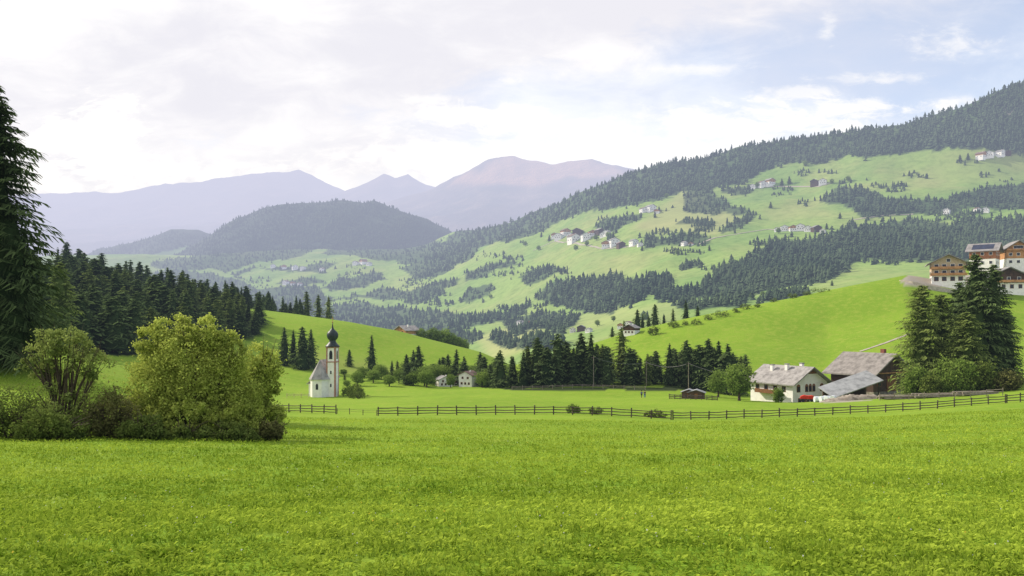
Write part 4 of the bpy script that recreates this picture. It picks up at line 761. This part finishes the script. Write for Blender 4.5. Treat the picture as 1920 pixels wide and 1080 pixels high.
# two walkers
def person(px,D,rot,lb,top,leg,stride):
    g=G.g(px,D); o=thing('person',lb,'person',g,rot); s=stride
    vs=[(0,0,.95),(0,0,1.2),(0,0,1.42),(0,0,1.52),(0,-.01,1.62),(0,-.01,1.74),(.19,0,1.4),(.24,-s*.4,1.13),(.25,-s*.9-.05,.9),(-.19,0,1.4),(-.24,s*.4,1.13),(-.25,s*.7-.05,.9),(.09,s*.3,.9),(.10,s*.6,.5),(.10,s*1.1,.08),(.10,s*1.1-.14,.04),(-.09,-s*.3,.9),(-.10,-s*.7,.5),(-.10,-s*.9,.08),(-.10,-s*.9-.14,.04)]
    es=[(0,1),(1,2),(2,3),(3,4),(4,5),(2,6),(6,7),(7,8),(2,9),(9,10),(10,11),(0,12),(12,13),(13,14),(14,15),(0,16),(16,17),(17,18),(18,19)]
    rad=[.13,.12,.13,.055,.095,.085,.055,.042,.035,.055,.042,.035,.085,.06,.04,.035,.085,.06,.04,.035]
    def mkskin(nm,idx,infl,mat):
        bm=bmesh.new(); lay=bm.verts.layers.skin.verify(); mp={}
        for a in idx:
            v=bm.verts.new(vs[a]); mp[a]=v; v[lay].radius=(rad[a]+infl,rad[a]+infl); v[lay].use_root=(a==idx[0])
        for a,b in es:
            if a in mp and b in mp: bm.edges.new((mp[a],mp[b]))
        me=bpy.data.meshes.new(nm); bm.to_mesh(me); bm.free(); ob=link(nm,me,M[mat],o); ob.modifiers.new('s','SKIN')
        u=ob.modifiers.new('u','SUBSURF'); u.levels=1; u.render_levels=1
        dg=bpy.context.evaluated_depsgraph_get(); me2=bpy.data.meshes.new_from_object(ob.evaluated_get(dg)); ob.modifiers.clear(); ob.data=me2
        me2.materials.clear(); me2.materials.append(M[mat])
    mkskin('body',list(range(20)),0,'skin'); mkskin('jacket',[0,1,2,6,7,9,10],.025,top); mkskin('trousers',[0,12,13,14,16,17,18],.02,leg)
    MB().lathe([(.03,1.60),(.115,1.66),(.12,1.74),(.09,1.82),(.03,1.85)],8,(0,.02)).build('hair',M['hair'],o)
person(1203,188,.4,'left walker in a blue jacket on the far meadow','blue','navy',.22)
person(1209,190,-.3,'right walker in dark clothes beside the blue one on the far meadow','navy','blue',.18)
# ---------------------------------------------------------------- foreground grass
N=320000
lnD=RS.uniform(math.log(3.8),math.log(90),N); D=np.exp(lnD); px=RS.uniform(-100,2020,N); x=(px-960)/F*D; y=D.copy()
dens=fbm(x/.3,y/.3,51,3)+.5*fbm(x/1.6,y/1.6,52,2); keep=RS.rand(N)<np.clip(.85+1.8*dens,.2,1); x=x[keep];y=y[keep];D=D[keep];N=len(x)
z=G.h(x,y)
broad=RS.rand(N)<.55+1.0*fbm(x/.6,y/.6,53,2)
scl=(D/6)**.42; hm=1+1.2*fbm(x/.3,y/.3,54,3)
hh=np.where(broad,.018+.03*RS.rand(N),.03+.05*RS.rand(N))*scl*hm; ww=np.where(broad,.008+.010*RS.rand(N),.003+.003*RS.rand(N))*scl*1.2
az=RS.rand(N)*6.28; lean=np.where(broad,.7+1.0*RS.rand(N),.2+.8*RS.rand(N))
dx=np.cos(az);dy=np.sin(az); rise=np.where(broad,.045*scl,0)*RS.rand(N)*hm
b0=np.stack([x,y,z-.005+rise],-1); tip=b0+np.stack([dx*lean*hh,dy*lean*hh,hh*np.where(broad,.6,1)],-1); mid=b0*.45+tip*.55+np.stack([0*x,0*x,hh*.15],-1)
sd=np.stack([-dy,dx,0*dx],-1)*ww[:,None]
V,Fc=quadsV(b0,mid-sd,tip,mid+sd)
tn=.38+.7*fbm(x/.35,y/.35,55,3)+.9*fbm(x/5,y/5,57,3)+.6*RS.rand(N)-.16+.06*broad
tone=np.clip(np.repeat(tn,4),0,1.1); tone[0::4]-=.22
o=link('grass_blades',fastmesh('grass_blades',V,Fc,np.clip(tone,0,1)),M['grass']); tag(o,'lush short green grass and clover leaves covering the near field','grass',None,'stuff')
def dots(nm,lb,n,mat,sz,dr):
    D=np.exp(RS.uniform(math.log(dr[0]),math.log(dr[1]),n)); px=RS.uniform(-60,1980,n); x=(px-960)/F*D; z=G.h(x,D)+.05*(D/6)**.35; c=np.stack([x,D,z],-1); s=sz*(D/6)**.45*(.6+.8*RS.rand(n)); s=s[:,None]
    a=np.array([1,0,.2])*s; b=np.array([0,.6,.8])*s; V,Fc=quadsV(c-a,c-b,c+a,c+b); o=link(nm,fastmesh(nm,V,Fc),M[mat]); tag(o,lb,'flowers',None,'stuff')
dots('clover_flowers','tiny white flowers sprinkled through the field grass',480,'flower',.006,(6,60)); dots('dandelion_flowers','tiny yellow flowers sprinkled through the field grass',150,'yflower',.008,(6,50))
# ---------------------------------------------------------------- world
S=Vector((-.74,.38,.56)).normalized(); el=math.asin(S.z); rot=math.atan2(S.x,S.y)
wd_=bpy.data.worlds.new('World'); sc.world=wd_; wd_.use_nodes=True; nt=wd_.node_tree; Nn=nt.nodes; Ll=nt.links; Nn.clear()
out=Nn.new('ShaderNodeOutputWorld'); bgd=Nn.new('ShaderNodeBackground'); Ll.new(bgd.outputs[0],out.inputs[0])
sk=Nn.new('ShaderNodeTexSky'); sk.sky_type='NISHITA'; sk.sun_disc=False; sk.sun_elevation=el; sk.sun_rotation=rot; sk.altitude=1300; sk.dust_density=1.5; sk.air_density=1.0
tc=Nn.new('ShaderNodeTexCoord'); sp=Nn.new('ShaderNodeSeparateXYZ'); Ll.new(tc.outputs['Generated'],sp.inputs[0])
def m_(op,a,b=0,c=None,clamp=False):
    n=Nn.new('ShaderNodeMath'); n.operation=op; n.use_clamp=clamp
    for k,x_ in enumerate((a,b,c)):
        if x_ is None: continue
        if isinstance(x_,(int,float)): n.inputs[k].default_value=x_
        else: Ll.new(x_,n.inputs[k])
    return n.outputs[0]
yy=m_('MAXIMUM',sp.outputs[1],.12); u=m_('DIVIDE',sp.outputs[0],yy); v=m_('DIVIDE',sp.outputs[2],yy)
cb=Nn.new('ShaderNodeCombineXYZ'); Ll.new(u,cb.inputs[0]); Ll.new(m_('MULTIPLY',v,2.3),cb.inputs[1])
def ns(scale,det,rough,off=0,dist=0):
    n=Nn.new('ShaderNodeTexNoise'); n.inputs['Scale'].default_value=scale; n.inputs['Detail'].default_value=det; n.inputs['Roughness'].default_value=rough; n.inputs['Distortion'].default_value=dist
    mp=Nn.new('ShaderNodeMapping'); mp.inputs['Location'].default_value=(off,off*.7,off*.3); Ll.new(cb.outputs[0],mp.inputs[0]); Ll.new(mp.outputs[0],n.inputs['Vector']); return n.outputs['Fac']
n1=ns(2.2,7,.55,1.3,.3); n2=ns(9,8,.62,4.1,.4); n3=ns(1.6,5,.5,7.7); n4=ns(26,7,.65,2.2,.5)
def sm(x_,a,b):
    r=Nn.new('ShaderNodeMapRange'); r.interpolation_type='SMOOTHSTEP'; r.inputs['From Min'].default_value=a; r.inputs['From Max'].default_value=b; Ll.new(x_,r.inputs['Value']); return r.outputs['Result']
n2c=m_('SUBTRACT',n2,.5); n4c=m_('SUBTRACT',n4,.5)
veil=m_('ADD',m_('MULTIPLY',u,-.7),.54); veil=m_('ADD',veil,m_('MULTIPLY',m_('SUBTRACT',n1,.5),1.3)); veil=m_('ADD',veil,m_('MULTIPLY',n2c,.45))
veil=m_('ADD',veil,m_('MULTIPLY',sm(v,.30,.12),.4))
topb=m_('MULTIPLY',sm(m_('ADD',v,m_('ADD',m_('MULTIPLY',u,-.18),m_('MULTIPLY',n2c,.10))),.27,.37),.75)
veil=m_('ADD',veil,topb,None,True)
wob=m_('ADD',m_('MULTIPLY',n2c,2.2),m_('MULTIPLY',n4c,2.6))
def blob(px,py,sx,sy,edge=.9):
    a=m_('DIVIDE',m_('SUBTRACT',u,(px-960)/F),sx/F); b=m_('DIVIDE',m_('SUBTRACT',v,(HY-py)/F),sy/F)
    d=m_('SQRT',m_('ADD',m_('MULTIPLY',a,a),m_('MULTIPLY',b,b))); d=m_('ADD',m_('SUBTRACT',1.0,d),wob); return sm(d,0,edge)
def blobs(L_):
    c=None
    for a in L_:
        b=blob(*a); c=b if c is None else m_('MAXIMUM',c,b)
    return c
cum=blobs([(170,275,120,90,.5),(60,340,180,60),(250,320,160,50),(420,330,270,45),(900,220,130,30,.7),(1000,240,200,30),(1300,230,160,45),(1450,240,240,50),(850,290,270,55),(1200,285,250,50),(1640,205,170,28)])
small=blobs([(1490,172,105,22,1.0),(1775,80,110,38,1.1),(1555,55,26,34,1.1),(960,152,34,10),(800,185,60,12),(1100,105,110,9,1.2),(1650,150,180,14,1.2),(1300,130,160,12,1.3),(1820,190,120,14,1.2)])
def wmix(f,a,b):
    n=Nn.new('ShaderNodeMix'); n.data_type='RGBA'; Ll.new(f,n.inputs['Factor'])
    for k,x_ in (('A',a),('B',b)):
        if isinstance(x_,tuple): n.inputs[k].default_value=(*x_,1)
        else: Ll.new(x_,n.inputs[k])
    return n.outputs['Result']
skm=Nn.new('ShaderNodeVectorMath'); skm.operation='SCALE'; skm.inputs['Scale'].default_value=2.25; Ll.new(sk.outputs[0],skm.inputs[0])
K=10.0
cloudc=wmix(sm(m_('ADD',n3,m_('MULTIPLY',n2c,.35)),.36,.58),(.87*K,.86*K,.92*K),(1.07*K,1.05*K,1.05*K)) 
c=wmix(m_('MULTIPLY',m_('ADD',m_('MULTIPLY',veil,.56),.44),1.0,None,True),skm.outputs[0],cloudc)
c=wmix(m_('MULTIPLY',sm(v,.28,.08),.5),c,(1.08*K,1.05*K,1.02*K))
c=wmix(m_('MULTIPLY',small,.65),c,(1.06*K,1.04*K,1.03*K))
c=wmix(m_('MULTIPLY',cum,.82),c,(1.12*K,1.09*K,1.06*K))
Ll.new(c,bgd.inputs['Color']); bgd.inputs['Strength'].default_value=.1
wd_.cycles.sampling_method='MANUAL'; wd_.cycles.sample_map_resolution=256
sd_=bpy.data.lights.new('sun','SUN'); sd_.energy=5.0; sd_.angle=math.radians(.6); sd_.color=(1,.91,.76); so=bpy.data.objects.new('sun',sd_); COL.objects.link(so); so.rotation_euler=S.to_track_quat('Z','Y').to_euler()
cm=bpy.data.cameras.new('camera'); co=bpy.data.objects.new('camera',cm); COL.objects.link(co); co.rotation_euler=(math.pi/2,0,0); cm.sensor_width=36; cm.lens=F/1920*36; cm.shift_y=(HY-540)/1920; cm.clip_start=.1; cm.clip_end=60000; sc.camera=co
sc.view_settings.view_transform='Standard'; sc.view_settings.look='None'; sc.view_settings.exposure=0; sc.view_settings.gamma=1
